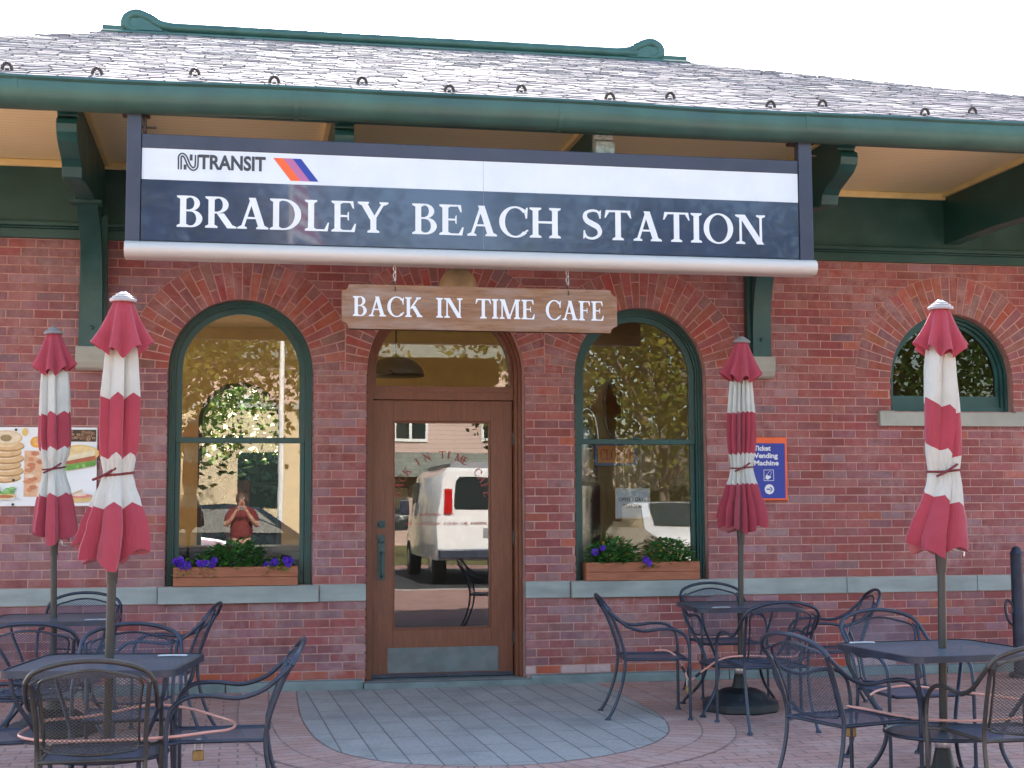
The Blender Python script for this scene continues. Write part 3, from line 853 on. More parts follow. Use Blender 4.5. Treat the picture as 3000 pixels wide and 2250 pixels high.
# brackets under the eaves with braces standing on corbels
prof = [(-.03, 4.05), (-1.93, 4.03), (-1.93, 3.935), (-1.905, 3.925), (-1.90, 3.91), (-1.95, 3.885), (-1.96, 3.85), (-1.945, 3.80), (-1.88, 3.755), (-1.76, 3.715), (-1.66, 3.685), (-1.61, 3.65), (-1.59, 3.60), (-1.585, 3.585), (-1.52, 3.575), (-1.4, 3.60), (-.9, 3.62), (-.03, 3.62)]
bxs = [-2.89, -1.12, .65, 2.425, 4.20, 5.97, 7.74]
m_worn = pm("worn_white_paint", (.38, .45, .43), .6, var=.3, scale=30, dirt=((.06, .12, .11), .9), dscale=22)
for x in bxs:
    b_ = MB(); b_.prism(prof, 'x', x - .065, x + .065)
    bo_ = b_.build("bracket", m_green, B, bevel=.006)
    if abs(x - 2.425) < .01:
        w_ = MB(); w_.prism([(-1.934, 4.03), (-1.934, 3.93), (-1.91, 3.92), (-1.905, 3.912), (-1.954, 3.886), (-1.964, 3.85), (-1.949, 3.80), (-1.90, 3.765), (-1.85, 3.79), (-1.85, 4.03)], 'x', x - .0665, x + .0665)
        w_.build("flaking_scroll_end", m_worn, bo_, bevel=.004)
    cr_ = MB(); cr_.box(x + .066, x + .10, -1.9, -.03, 4.02, 4.055); cr_.box(x - .10, x - .066, -1.9, -.03, 4.02, 4.055); cr_.build("cream_cleat", m_cream, bo_)
    if abs(x + 1.12) < .01 or abs(x - 4.20) < .01 or x < -2 or x > 7:
        c = MB(); c.prism([(.01, 2.62), (-.155, 2.62), (-.155, 2.56), (-.145, 2.50), (-.12, 2.46), (-.09, 2.445), (.01, 2.445)], 'x', x - .114, x + .114)
        c.build("corbel_stone", m_stone2, B, bevel=.006)
        br = MB()
        br.prism([(-.02, 2.621), (-.095, 2.621), (-.095, 3.63), (-.02, 3.63)], 'x', x - .10, x + .10)
        oc = catmull([(-.145, 2.622, 0), (-.15, 2.85, 0), (-.185, 3.08, 0), (-.28, 3.3, 0), (-.45, 3.48, 0), (-.72, 3.63, 0)], 5)
        ic = catmull([(-.096, 2.622, 0), (-.097, 2.87, 0), (-.12, 3.11, 0), (-.20, 3.36, 0), (-.36, 3.56, 0), (-.52, 3.63, 0)], 5)
        for i in range(len(oc) - 1):
            q = [(oc[i].x, oc[i].y), (oc[i + 1].x, oc[i + 1].y), (ic[i + 1].x, ic[i + 1].y), (ic[i].x, ic[i].y)]
            for X in (x - .075, x + .075): br.poly([(X, a, b) for a, b in q])
            br.poly([(x - .075, *q[0]), (x - .075, *q[1]), (x + .075, *q[1]), (x + .075, *q[0])]); br.poly([(x - .075, *q[3]), (x - .075, *q[2]), (x + .075, *q[2]), (x + .075, *q[3])])
        br.box(x - .11, x + .11, -.74, -.60, 3.595, 3.618)
        br.lathe([(.016, 0), (.016, .012), (.008, .016)], 10, M=Matrix.Translation((x, -.146, 2.76)) @ Matrix.Rotation(PI / 2, 4, 'X'))
        br.build("brace", m_green, bo_)
so = MB(); so.box(BX0 - .34, 10.3, -1.95, -.036, 4.057, 4.09)
so.build("soffit", m_soffit, B)
ct = MB(); ct.box(BX0, BX1, -.075, -.036, 4.0, 4.056); ct.build("cream_moulding", m_cream, B, bevel=.01)
fa = MB(); fa.box(BX0 - .34, 10.3, -1.985, -1.951, 3.93, 4.115); fa.build("fascia", m_green, B)

# gutter
gu = MB()
gp = [(-1.99, 4.06), (-2.02, 3.985), (-2.04, 3.945), (-2.08, 3.905), (-2.13, 3.905), (-2.175, 3.93), (-2.20, 3.97), (-2.205, 4.02), (-2.20, 4.06), (-2.215, 4.075), (-2.205, 4.092), (-2.18, 4.09), (-2.175, 4.06), (-2.15, 3.97), (-2.10, 3.935), (-2.06, 3.96), (-2.0, 4.07)]
xs = [BX0 - .34] + [BX0 - .34 + (10.3 - BX0 + .34) * i / 60 for i in range(1, 61)]
n = len(gp); vs = []; fs = []
for i, x in enumerate(xs):
    dz = .006 * math.sin(x * 1.3) + .004 * math.sin(x * 3.1 + 1)
    vs += [(x, a, b + dz) for a, b in gp]
for i in range(len(xs) - 1):
    for j in range(n): fs.append((i * n + j, i * n + (j + 1) % n, (i + 1) * n + (j + 1) % n, (i + 1) * n + j))
gu.add(vs, fs); gut = gu.build("gutter", m_copper, B, smooth=40)
for x in (-1.42, .31, 2.05, 3.78, 5.5):
    jb = MB(); jb.prism([(a * 1.0 - (.003 if a < -2.05 else 0), b - .0015) for a, b in gp[2:9]] + [(-2.19, 4.06), (-2.15, 3.96)], 'x', x, x + .03); jb.build("gutter_joint", m_copper, gut, smooth=40)

# roof: slates on the front slope
T_ = .385; YR, ZR, YE, ZE = 3.3, 6.18, -2.1, 4.10
RX0, RX1 = -1.40, 4.67
def rz(y): return ZE + (y - YE) * T_
def xl(y): return RX0 - .47 * (YR - y)
def xr(y): return RX1 + 1.05 * (YR - y)
rf = MB()
D_ = .02
rf.poly([(xl(YE), YE, rz(YE) - D_), (xr(YE), YE, rz(YE) - D_), (RX1, YR, ZR - D_), (RX0, YR, ZR - D_)], (.03, .03, .032, .5))
yb = 2 * YR - YE
rf.poly([(xl(YE), yb, ZE - D_), (xr(YE), yb, ZE - D_), (RX1, YR, ZR - D_), (RX0, YR, ZR - D_)], (.03, .03, .032, .5))
rf.poly([(xl(YE), YE, ZE - D_), (xl(YE), yb, ZE - D_), (RX0, YR, ZR - D_)], (.03, .03, .032, .5))
rf.poly([(xr(YE), YE, ZE - D_), (xr(YE), yb, ZE - D_), (RX1, YR, ZR - D_)], (.03, .03, .032, .5))
sl = math.sqrt(1 + T_ * T_)
NR = 44; dy = (YR - YE) / NR
for i in range(NR):
    y0 = YE + i * dy - .03; y1 = y0 + dy * 1.35
    x = xl(y0 + .03) + random.uniform(0, .2)
    yc = y0 + .05
    while x < xr(yc):
        w = random.uniform(.13, .24)
        a, b = x + .004, min(x + w - .004, xr(yc)); x += w
        if b - a < .03: continue
        zo = .0095 + random.uniform(-.003, .0035); t0 = random.uniform(-.003, .003); t1 = random.uniform(-.002, .002)
        ya = y0 + random.uniform(-.008, .006); ch = random.uniform(.006, .02)
        zz = lambda y, k: rz(y) + k
        gcol = random.uniform(.8, 1.2); tint = random.choice([(.28, .238, .255), (.315, .272, .285), (.245, .224, .236), (.35, .31, .31)])
        c = tuple(v * gcol for v in tint) + (random.random(),)
        V = [(a + ch, ya, zz(ya, zo + t0)), (b - ch, ya, zz(ya, zo + t1)), (b, ya + ch, zz(ya + ch, zo + t1)), (b, y1, zz(y1, .001 + t1)), (a, y1, zz(y1, .001 + t0)), (a, ya + ch, zz(ya + ch, zo + t0)),
             (a + ch, ya + .001, zz(ya, -.006)), (b - ch, ya + .001, zz(ya, -.006)), (b, ya + ch, zz(ya + ch, -.006)), (a, ya + ch, zz(ya + ch, -.006))]
        rf.add(V, [(0, 1, 2, 3, 4, 5), (6, 7, 1, 0), (7, 8, 2, 1), (9, 6, 0, 5)], c)
roof = rf.build("roof", m_slate, B)
m_rust = pm("rusty_bronze", (.07, .05, .04), .5, metal=.4, var=.3)
for x, y in ((-1.52, -1.77), (-.95, -1.83), (-.34, -1.50), (.19, -1.80), (.80, -1.50), (1.37, -1.80), (1.93, -1.50), (2.50, -1.80), (3.03, -1.50), (3.68, -1.80), (4.20, -1.50), (4.86, -1.80), (5.40, -1.50), (6.0, -1.8)):
    z0 = rz(y) + .010
    sg = MB(); sg.tube([(x - .031, y, z0), (x - .024, y - .006, z0 + .026), (x, y - .008, z0 + .044), (x + .024, y - .006, z0 + .026), (x + .031, y, z0)], .011, 8, 3); sg.box(x - .012, x + .012, y - .005, y + .12, z0 + .0, z0 + .006)
    sg.build("snow_guard", m_rust, roof)
# ridge roll with scroll ends
rr_ = MB()
rr_.prism([(YR - .16, ZR - .05), (YR - .16, ZR - .035), (YR - .03, ZR + .02), (YR - .03, ZR + .06), (YR + .03, ZR + .06), (YR + .03, ZR + .02), (YR + .16, ZR - .035), (YR + .16, ZR - .05)], 'x', -1.42, 4.69)
zc = 6.245
rr_.tube([(-.74, YR, zc), (1.5, YR, zc), (4.13, YR, zc)], .058, 16, 2)
for X, s_ in ((-1.08, -1), (4.285, 1)):
    pth = [(X - s_ * .36, YR, zc), (X - s_ * .22, YR, zc + .025), (X - s_ * .12, YR, zc + .085), (X, YR, zc + .125), (X + s_ * .09, YR, zc + .085), (X + s_ * .105, YR, zc + .01), (X + s_ * .05, YR, zc - .04), (X - s_ * .01, YR, zc - .02), (X - s_ * .015, YR, zc + .03), (X + s_ * .02, YR, zc + .045)]
    rr_.tube(pth, lambda t: .058 - .02 * max(0, t - .6) / .4, 14, 6)
    rr_.prism([(X - s_ * .26, ZR + .02), (X - s_ * .1, zc + .09), (X + s_ * .06, zc + .07), (X + s_ * .09, ZR + .02)], 'y', YR - .045, YR + .045)
rr_.build("ridge_roll", m_copper, roof, smooth=45)

# ------------------------------------------------------------------ station sign hung under the eave
SY = -2.05
S_ = thing("station_sign", "long navy hanging sign reading BRADLEY BEACH STATION under the gutter", "sign", (1.56, SY, 3.0))
S_.location = (0, 0, 0)
fm = MB()
fm.box(-.735, -.645, SY - .04, SY + .04, 3.07, 3.915); fm.box(3.765, 3.862, SY - .04, SY + .04, 3.07, 3.915)
fm.box(-.644, 3.764, SY - .03, SY + .03, 3.684, 3.775)
fm.box(-.644, 3.764, SY - .015, SY + .03, 3.072, 3.683)
fm.build("sign_frame", m_navyf, S_, bevel=.005)
pn = MB(); pn.box(-.64, 3.76, SY - .026, SY - .0155, 3.482, 3.6835); pn.build("white_panel", m_white, S_)
pn = MB(); pn.box(-.64, 3.76, SY - .026, SY - .0155, 3.09, 3.481); pn.build("navy_panel", m_navy, S_)
pn = MB(); pn.box(1.557, 1.5585, SY - .0268, SY - .026, 3.09, 3.683); pn.build("panel_joint", m_grey, S_)
tb = MB(); tb.prism([(SY - .055 + .055 * (1 - math.cos(a)) * 0 - .0 + .052 * math.cos(b), 3.025 + .052 * math.sin(b)) for a, b in ((0, rad(90 + 180 * i / 14)) for i in range(15))] + [(SY + .05, 2.973), (SY + .05, 3.077)], 'x', -.735, 3.862)
tb.build("aluminium_tube", m_alu, S_, smooth=30)
hg = MB()
for x in (-.69, 3.81):
    hg.box(x - .08, x + .09, SY - .02, SY + .10, 3.905, 3.925); hg.box(x + .05, x + .07, SY + .02, SY + .08, 3.80, 3.90)
    hg.tube([(x + .0, SY + .07, 3.84), (x + .13, SY + .07, 3.84)], .007, 6, 1); hg.tube([(x + .06, SY + .03, 3.86), (x + .06, SY + .03, 3.76)], .006, 6, 1)
hg.build("hanger_bracket", m_rust, S_)
lt = MB(); YL = SY - .0275
for w_, a, b in (("BRADLEY", -.419, .925), ("BEACH", 1.085, 2.08), ("STATION", 2.225, 3.52)):
    lt = MB(); serif_text(lt, w_, a, b, 3.181, .203, YL); lt.build("sign_lettering", m_letter, S_)
lg = MB()
def stroke(mb, pts, w, y):
    for q in strip(pts, w): mb.poly([(a, y, b) for a, b in q])
nj = curve2([(-.405, 3.552), (-.405, 3.60), (-.405, 3.632), (-.392, 3.648), (-.372, 3.636), (-.356, 3.60), (-.342, 3.572), (-.322, 3.558), (-.304, 3.57), (-.300, 3.60), (-.300, 3.65)], 6)
stroke(lg, nj, .027, YL)
stroke(lg, curve2([(-.372, 3.552), (-.372, 3.585)], 2), .018, YL - .0002); stroke(lg, curve2([(-.335, 3.652), (-.335, 3.612)], 2), .018, YL - .0002)
sans_text(lg, "TRANSIT", -.288, 3.563, .088, YL, .135, bold=.035)
lg.build("transit_lettering", m_ink, S_)
wl = MB(); stroke(wl, nj, .006, YL - .0006); wl.build("logo_inline", m_white, S_)
def para(x0, x1, z0=3.505, z1=3.651, sh=.113): return [(x0, z1), (x1, z1), (x1 + sh, z0), (x0 + sh, z0)]
for (a, b, m_) in ((.182, .246, m_orange), (.246, .306, m_magenta), (.306, .361, m_blue)):
    q = MB(); q.poly([(p[0], YL, p[1]) for p in para(a, b)]); q.build("logo_stripe", m_, S_)

# cafe sign on chains below
CS = thing("cafe_sign", "weathered brown wooden board reading BACK IN TIME CAFE hanging on two chains", "sign")
bd = MB()
def notch(cx, cz, sx, sz, r=.045):
    return [(cx + sx * r * math.cos(rad(a)), cz + sz * r * math.sin(rad(a))) for a in (90, 60, 30, 0)]
x0, x1, z0, z1 = .63, 2.465, 2.552, 2.842
o_ = [(p[0], p[1]) for p in ([(x0 + .04, z0)] + [(x1 - .04, z0)] + notch(x1, z0, -1, 1)[::-1] + notch(x1, z1, -1, -1) + [(x1 - .05, z1), (x0 + .05, z1)] + notch(x0, z1, 1, -1)[::-1] + notch(x0, z0, 1, 1))]
bd.prism(o_, 'y', SY - .018, SY + .022)
bd.build("board", m_board, CS, bevel=.004)
lt = MB()
for w_, a, b in (("BACK", .70, 1.152), ("IN", 1.243, 1.42), ("TIME", 1.505, 1.907), ("CAFE", 1.975, 2.377)):
    lt = MB(); serif_text(lt, w_, a, b, 2.634, .130, SY - .0195); lt.build("cafe_lettering", m_letter, CS)
for x in (.972, 2.128):
    c = MB(); z = 2.955
    for i in range(4):
        M_ = Matrix.Translation((x + (i % 2) * .004, SY + .0, z - i * .024)) @ Matrix.Rotation(PI / 2 * (i % 2) + .3, 4, 'Z')
        c.tube([(.009 * math.cos(rad(a)), 0, .017 * math.sin(rad(a))) for a in range(0, 360, 45)], .0032, 6, 2, closed=True, M=M_)
    c.build("chain", m_chain, CS, smooth=60)
    e_ = MB(); e_.tube([(x, SY, 2.872), (x, SY, 2.842), (x + .003, SY - .022, 2.825), (x + .003, SY - .022, 2.80)], .004, 6, 3); e_.build("hook", m_rust, CS)

# globe lamp under the eave, behind the signs
GL = thing("globe_lamp", "tan glass globe lamp hanging behind the two signs over the door", "lamp", (1.585, -.75, 3.05))
q = MB(); q.lathe([(.002, -.135)] + [(.14 * math.sin(rad(a)), -.14 * math.cos(rad(a))) for a in range(20, 165, 12)] + [(.05, .14)], 24); q.build("globe", pm("tan_glass", (.46, .33, .17), .4, var=.1), GL, smooth=60)
q = MB(); q.lathe([(.055, .14), (.06, .17), (.02, .2), (.015, 1.0), (.07, 1.005)], 16); q.build("stem", m_rust, GL, smooth=40)

# ticket sign
TS = thing("ticket_sign", "blue and orange Ticket Vending Machine sign screwed to the brick wall", "sign")
q = MB(); q.box(4.145, 4.447, -.022, -.008, 1.442, 1.962); q.build("sign_plate", m_orange, TS, bevel=.004)
q = MB(); q.poly([(4.152, -.0228, 1.458), (4.428, -.0228, 1.458), (4.428, -.0228, 1.912), (4.152, -.0228, 1.912)]); q.build("blue_face", m_blue, TS)
q = MB()
for i, w_ in enumerate(("Ticket", "Vending", "Machine")): sans_text(q, w_, 4.158, 1.852 - i * .0605, .039, -.0235, {0: 4.305, 1: 4.365, 2: 4.372}[i], bold=.035)
for a, b, c, d in ((4.24, 4.328, 1.602, 1.606), (4.24, 4.328, 1.690, 1.694), (4.24, 4.244, 1.6062, 1.6898), (4.324, 4.328, 1.6062, 1.6898)): q.poly([(a, -.0235, c), (b, -.0235, c), (b, -.0235, d), (a, -.0235, d)])
q.poly([(4.252, -.0235, 1.622), (4.275, -.0235, 1.611), (4.302, -.0235, 1.63), (4.30, -.0235, 1.642), (4.282, -.0235, 1.645), (4.262, -.0235, 1.655)])
for q_ in strip([(4.27, 1.655), (4.29, 1.682), (4.312, 1.674), (4.295, 1.648)], .003): q.poly([(a, -.0236, b) for a, b in q_])
q.poly(ellipse(4.287, 1.533, .041, .041, -.0235, 28))
q.build("sign_lettering", m_letter, TS)
q = MB()
q.poly([(4.262, -.0242, 1.528), (4.295, -.0242, 1.528), (4.295, -.0242, 1.538), (4.262, -.0242, 1.538)]); q.poly([(4.289, -.0244, 1.513), (4.300, -.0244, 1.513), (4.315, -.0244, 1.533), (4.300, -.0244, 1.553), (4.289, -.0244, 1.553), (4.304, -.0244, 1.533)])
q.build("arrow", m_blue, TS)

# food poster on the wall at the left
FP = thing("food_poster", "white poster with pictures of bagels, coffee beans and sandwiches on brick wall", "poster")
q = MB(); q.box(-2.05, -1.075, -.020, -.006, 1.420, 2.012); q.build("poster_sheet", pm("poster_white", (.78, .80, .80), .4, var=.04), FP)
m_print = attr_mat("printed_ink", .4, .3, bmp=0.02, spec=.4)
pr = MB(); lay_k = [0]
def pp(pts, c):
    lay_k[0] += 1
    y = -.0206 - .00012 * lay_k[0]
    pr.poly([(a, y, b) for a, b in pts], c)
def pe(cx, cz, rx, rz_, c, n=20): pp([(cx + rx * math.cos(2 * PI * i / n), cz + rz_ * math.sin(2 * PI * i / n)) for i in range(n)], c)
for i in range(6):
    zc_ = 1.64 + i * .047; cx_ = -1.735 + (.012 if i % 2 else -.008)
    pe(cx_, zc_ - .008, .122, .040, (.42, .22, .08)); pe(cx_, zc_, .12, .036, (.68, .45, .22)); pe(cx_ - .02, zc_ + .008, .085, .02, (.78, .60, .38))
pe(-1.735, 1.93, .118, .058, (.72, .52, .27)); pe(-1.73, 1.935, .10, .045, (.80, .66, .45)); pe(-1.735, 1.93, .042, .026, (.34, .24, .10))
pp([(-1.60, 1.42 + .07), (-1.46, 1.49), (-1.46, 1.835), (-1.60, 1.835)], (.72, .42, .24))
for i in range(14): pe(-1.53 + random.uniform(-.055, .055), 1.54 + i * .021, random.uniform(.02, .04), .016, random.choice([(.62, .25, .12), (.75, .5, .3), (.8, .62, .45), (.55, .2, .1)]))
pe(-1.515, 1.90, .045, .042, (.78, .36, .05)); pe(-1.51, 1.905, .03, .03, (.85, .48, .12)); pe(-1.60, 1.975, .022, .03, (.80, .55, .15))
pp([(-1.29, 1.905), (-1.083, 1.905), (-1.083, 1.995), (-1.29, 1.995)], (.05, .025, .015))
for i in range(34):
    x_, z_ = random.uniform(-1.28, -1.095), random.uniform(1.915, 1.985); pe(x_, z_, .014, .010, random.choice([(.30, .15, .07), (.20, .09, .04), (.38, .22, .11)])); pe(x_, z_, .002, .009, (.06, .03, .02))
pe(-1.20, 1.815, .145, .065, (.74, .50, .16)); pe(-1.19, 1.83, .11, .04, (.80, .60, .28)); pp([(-1.35, 1.74), (-1.09, 1.80), (-1.09, 1.84), (-1.34, 1.785)], (.80, .70, .48))
pp([(-1.36, 1.72), (-1.08, 1.765), (-1.085, 1.80), (-1.35, 1.745)], (.45, .12, .05)); pp([(-1.36, 1.685), (-1.2, 1.70), (-1.08, 1.73), (-1.08, 1.765), (-1.34, 1.722)], (.16, .36, .06))
for i in range(12): pe(-1.34 + i * .022, 1.69 + i * .004, .018, .014, random.choice([(.12, .34, .05), (.22, .48, .10), (.30, .50, .14)]))
pe(-1.20, 1.47, .10, .022, (.72, .50, .2)); pe(-1.19, 1.495, .09, .018, (.7, .25, .2)); pe(-1.2, 1.505, .06, .012, (.82, .62, .5)); pp([(-1.27, 1.505), (-1.18, 1.545), (-1.17, 1.535), (-1.26, 1.495)], (.66, .5, .28))
pe(-1.75, 1.475, .125, .012, (.62, .66, .66)); pe(-1.74, 1.495, .085, .022, (.74, .55, .2)); pe(-1.74, 1.492, .07, .012, (.5, .16, .08))
for i in range(16): pe(-1.75 + random.uniform(-.085, .085), 1.525 + random.uniform(-.012, .03), .022, .012, random.choice([(.1, .36, .08), (.18, .45, .1), (.3, .55, .2)]))
pr.build("food_picture", m_print, FP)
q = MB()
for x_, z_ in ((-1.665, 1.992), (-1.675, 1.615), (-1.675, 1.432)): q.lathe([(.008, 0), (.010, .003), (.004, .006)], 10, M=Matrix.Translation((x_, -.026, z_)) @ Matrix.Rotation(PI / 2, 4, 'X'))
q.build("screw_cap", m_rust, FP)

# ------------------------------------------------------------------ window boxes with plants
def leaf(mb, p, d, up, L, w, c, fold=.25):
    d = d.normalized(); s = d.cross(up)
    s = s.normalized() if s.length > 1e-5 else d.orthogonal().normalized()
    n = s.cross(d).normalized()
    a, b, e = p, p + d * L * .5, p + d * L - n * L * .12
    vs = [a, b + s * w + n * w * fold, e, b - s * w + n * w * fold, b]
    mb.add(vs, [(0, 1, 4), (1, 2, 4), (2, 3, 4), (3, 0, 4)], c)
def jitter(c, k=.3): 
    q = random.uniform(1 - k, 1 + k); return (c[0] * q * random.uniform(.85, 1.15), c[1] * q, c[2] * q)
def bush(name, label, cx, cy, cz, rx, ry, h, n, base, L, group, droop=0, flowers=0, fl_c=(.085, .016, .40), cat="plant", yellow=0):
    t = thing(name, label, cat, (cx, cy, cz), 0, group)
    m = MB()
    for i in range(n):
        a = random.uniform(0, 2 * PI); q = math.sqrt(random.random()); hh = random.uniform(.05, 1)
        p = Vector((rx * q * math.cos(a), ry * q * math.sin(a), h * hh * (1 - .45 * q * q)))
        if droop and q > .45 and math.sin(a) < .2: p.z -= droop * random.uniform(.2, 1) * (q - .2); p.y -= .03
        d = Vector((math.cos(a) * .8 + random.uniform(-.4, .4), math.sin(a) * .8 + random.uniform(-.6, .2), random.uniform(-.15, .8)))
        c = jitter(base, .45)
        if yellow and random.random() < yellow: c = (.55, .34, .03)
        leaf(m, p, d, Vector((random.uniform(-.3, .3), random.uniform(-.3, .3), 1)), L * random.uniform(.6, 1.2), L * random.uniform(.2, .32), c)
    for i in range(10):
        a = random.uniform(0, 2 * PI); m.tube([(0, 0, -.03), (rx * .4 * math.cos(a), ry * .4 * math.sin(a), h * .4), (rx * .7 * math.cos(a), ry * .7 * math.sin(a), h * .8)], .0025, 5, 2, col=(.06, .12, .03))
    m.build("foliage", m_leaf, t)
    for i in range(flowers):
        fm_ = MB()
        a = random.uniform(PI * 1.02, PI * 1.98); q = random.uniform(.5, 1.0)
        p = Vector((rx * q * math.cos(a), ry * q * math.sin(a) - .035, h * random.uniform(.45, .95) - (droop * random.uniform(0, .35))))
        nrm = Vector((random.uniform(-.5, .5), -1, random.uniform(-.1, .7))).normalized()
        s1 = nrm.orthogonal().normalized(); s2 = nrm.cross(s1); R = random.uniform(.024, .034)
        c = jitter(fl_c, .3)
        vs = [p - nrm * .012] + [p + (s1 * math.cos(2 * PI * k / 15) + s2 * math.sin(2 * PI * k / 15)) * R * (1 if k % 3 else .80) + nrm * random.uniform(-.003, .004) for k in range(15)]
        fm_.add(vs, [(0, 1 + k, 1 + (k + 1) % 15) for k in range(15)], c)
        fm_.build("flower", m_leaf, t)
    return t
def box_planter(x0, x1, label):
    t = thing("window_box", label, "window box", ((x0 + x1) / 2, 0.02, .804), 0, "cedar window boxes on the sills")
    w = (x1 - x0) / 2
    q = MB()
    q.box(-w, w, -.07, -.05, .001, .068); q.box(-w, w, -.0705, -.05, .07, .146)
    q.box(-w, w, .08, .10, .001, .146); q.box(-w, -w + .02, -.05, .08, .001, .146); q.box(w - .02, w, -.05, .08, .001, .146)
    q.build("planks", m_cedar, t, bevel=.003)
    q = MB(); q.poly([(-w + .02, -.05, .125), (w - .02, -.05, .125), (w - .02, .08, .125), (-w + .02, .08, .125)]); q.build("soil", m_soil, t)
box_planter(-.496, .440, "cedar plank window box under the window left of the door")
box_planter(2.724, 3.671, "cedar plank window box under the window right of the door")
GP = "plants in the window boxes"
DG, LG_ = (.065, .21, .045), (.16, .36, .045)
bush("petunia", "purple petunia trailing over the left corner of the left window box", -.42, .02, .925, .075, .06, .10, 170, LG_, .035, GP, .10, 9)
bush("petunia", "small purple petunia trailing beside the green bush in the left window box", -.245, .01, .925, .065, .06, .10, 140, LG_, .034, GP, .13, 6)
bush("leafy_bush", "tall bushy green plant in the middle of the left window box", -.035, .04, .925, .21, .08, .235, 560, DG, .066, GP)
bush("leafy_bush", "low dark green plant rising behind the petunias of the left window box", -.24, .07, .93, .10, .04, .14, 120, DG, .05, GP)
bush("petunia", "purple petunia on the right end of the left window box", .28, .015, .925, .12, .06, .09, 240, LG_, .034, GP, .07, 9)
bush("leafy_bush", "wide green plant with purple blooms on the left of right window box", 2.955, .03, .925, .20, .08, .225, 560, DG, .064, GP, 0, 2, yellow=.02)
bush("leafy_bush", "narrower green plant with pale tips on the right of right window box", 3.44, .03, .925, .19, .08, .215, 460, DG, .062, GP, 0, 0, yellow=.03)
bush("petunia", "pale green petunia spilling over the middle of right window box", 3.24, .0, .925, .075, .055, .08, 130, (.16, .27, .06), .034, GP, .09, 3)

# ------------------------------------------------------------------ tables
def seat_sheet(name, mat, parent, pts, uvs, smooth=40):
    m = MB(); n = len(pts); k = len(pts[0]); vs = [p for r in pts for p in r]; uu = [q for r in uvs for q in r]
    m.add(vs, [(i * k + j, i * k + j + 1, (i + 1) * k + j + 1, (i + 1) * k + j) for i in range(n - 1) for j in range(k - 1)], uvs=uu)
    return m.build(name, mat, parent, smooth=smooth)
def rsq(h, r, n=6):
    out = []
    for sx, sy, a0 in ((1, 1, 0), (-1, 1, 90), (-1, -1, 180), (1, -1, 270)):
        for i in range(n + 1):
            a = rad(a0 + 90 * i / n); out.append((sx * (h - r) + r * math.cos(a), sy * (h - r) + r * math.sin(a)))
    return out
GT = "patio tables by the station wall"
def make_table(label):
    t = thing("patio_table", label, "table", group=GT)
    h = .375
    m = MB(); P_ = rsq(h - .008, .07)
    m.add([(a, b, .715) for a, b in P_], [tuple(range(len(P_)))], uvs=P_)
    m.build("tabletop", m_mesht, t)
    m = MB(); m.add([(a, b, .7135) for a, b in rsq(h - .02, .06)], [tuple(range(28))]); m.build("top_underlay", m_meshs, t) if False else None
    m = MB(); Po, Pi = rsq(h, .075), rsq(h - .014, .065); n = len(Po)
    vs = [(a, b, .718) for a, b in Po] + [(a, b, .690) for a, b in Po] + [(a, b, .720) for a, b in Pi]
    m.add(vs, [(i, (i + 1) % n, n + (i + 1) % n, n + i) for i in range(n)] + [(2 * n + i, 2 * n + (i + 1) % n, (i + 1) % n, i) for i in range(n)])
    m.build("rim", m_black, t, smooth=50)
    for sx, sy in ((1, 1), (1, -1), (-1, 1), (-1, -1)):
        m = MB(); d = .7071
        def at(r, z): return (sx * r * d, sy * r * d, z)
        m.tube([at(.46, .69), at(.44, .60), at(.36, .48), at(.285, .36), at(.27, .27), at(.33, .15), at(.44, .05), at(.47, .012)], .0105, 8, 4)
        lg_ = m.build("leg", m_black, t, smooth=60)
        m = MB(); m.lathe([(.010, 0), (.022, .004), (.022, .014), (.012, .022)], 12, cx=sx * .47 * d, cy=sy * .47 * d); m.build("foot", m_black, lg_, smooth=50)
    m = MB(); m.tube([(.27 * math.cos(2 * PI * i / 16), .27 * math.sin(2 * PI * i / 16), .32) for i in range(16)], .009, 6, 2, closed=True); m.build("lower_ring", m_black, t, smooth=60)
    m = MB(); c_ = [(.265 * math.cos(2 * PI * i / 32), .265 * math.sin(2 * PI * i / 32)) for i in range(32)]; m.add([(a, b, .322) for a, b in c_], [tuple(range(32))], uvs=c_); m.build("lower_tray", m_mesht, t)
    return t
T1, T2, T3, T4 = (-.576, -4.63), (-1.13, -1.83), (3.39, -1.76), (3.30, -4.87)
tabs = [(T1, -9, "square black mesh patio table at the front left, nearest the watermark side chairs"), (T2, 0, "square black mesh patio table by the wall under the food poster"), (T3, -6, "square black mesh patio table by the wall left of the ticket sign"), (T4, 5, "square black mesh patio table at the front right")]
tabs[0] = (T1, -9, "square black mesh patio table at the front left of the terrace")
proto = None
for (x, y), a, lab in tabs:
    t = make_table(lab) if proto is None else copy_tree(proto)
    if proto is None: proto = t
    t["label"] = lab; t.location = (x, y, 0); t.rotation_euler = (0, 0, rad(a))

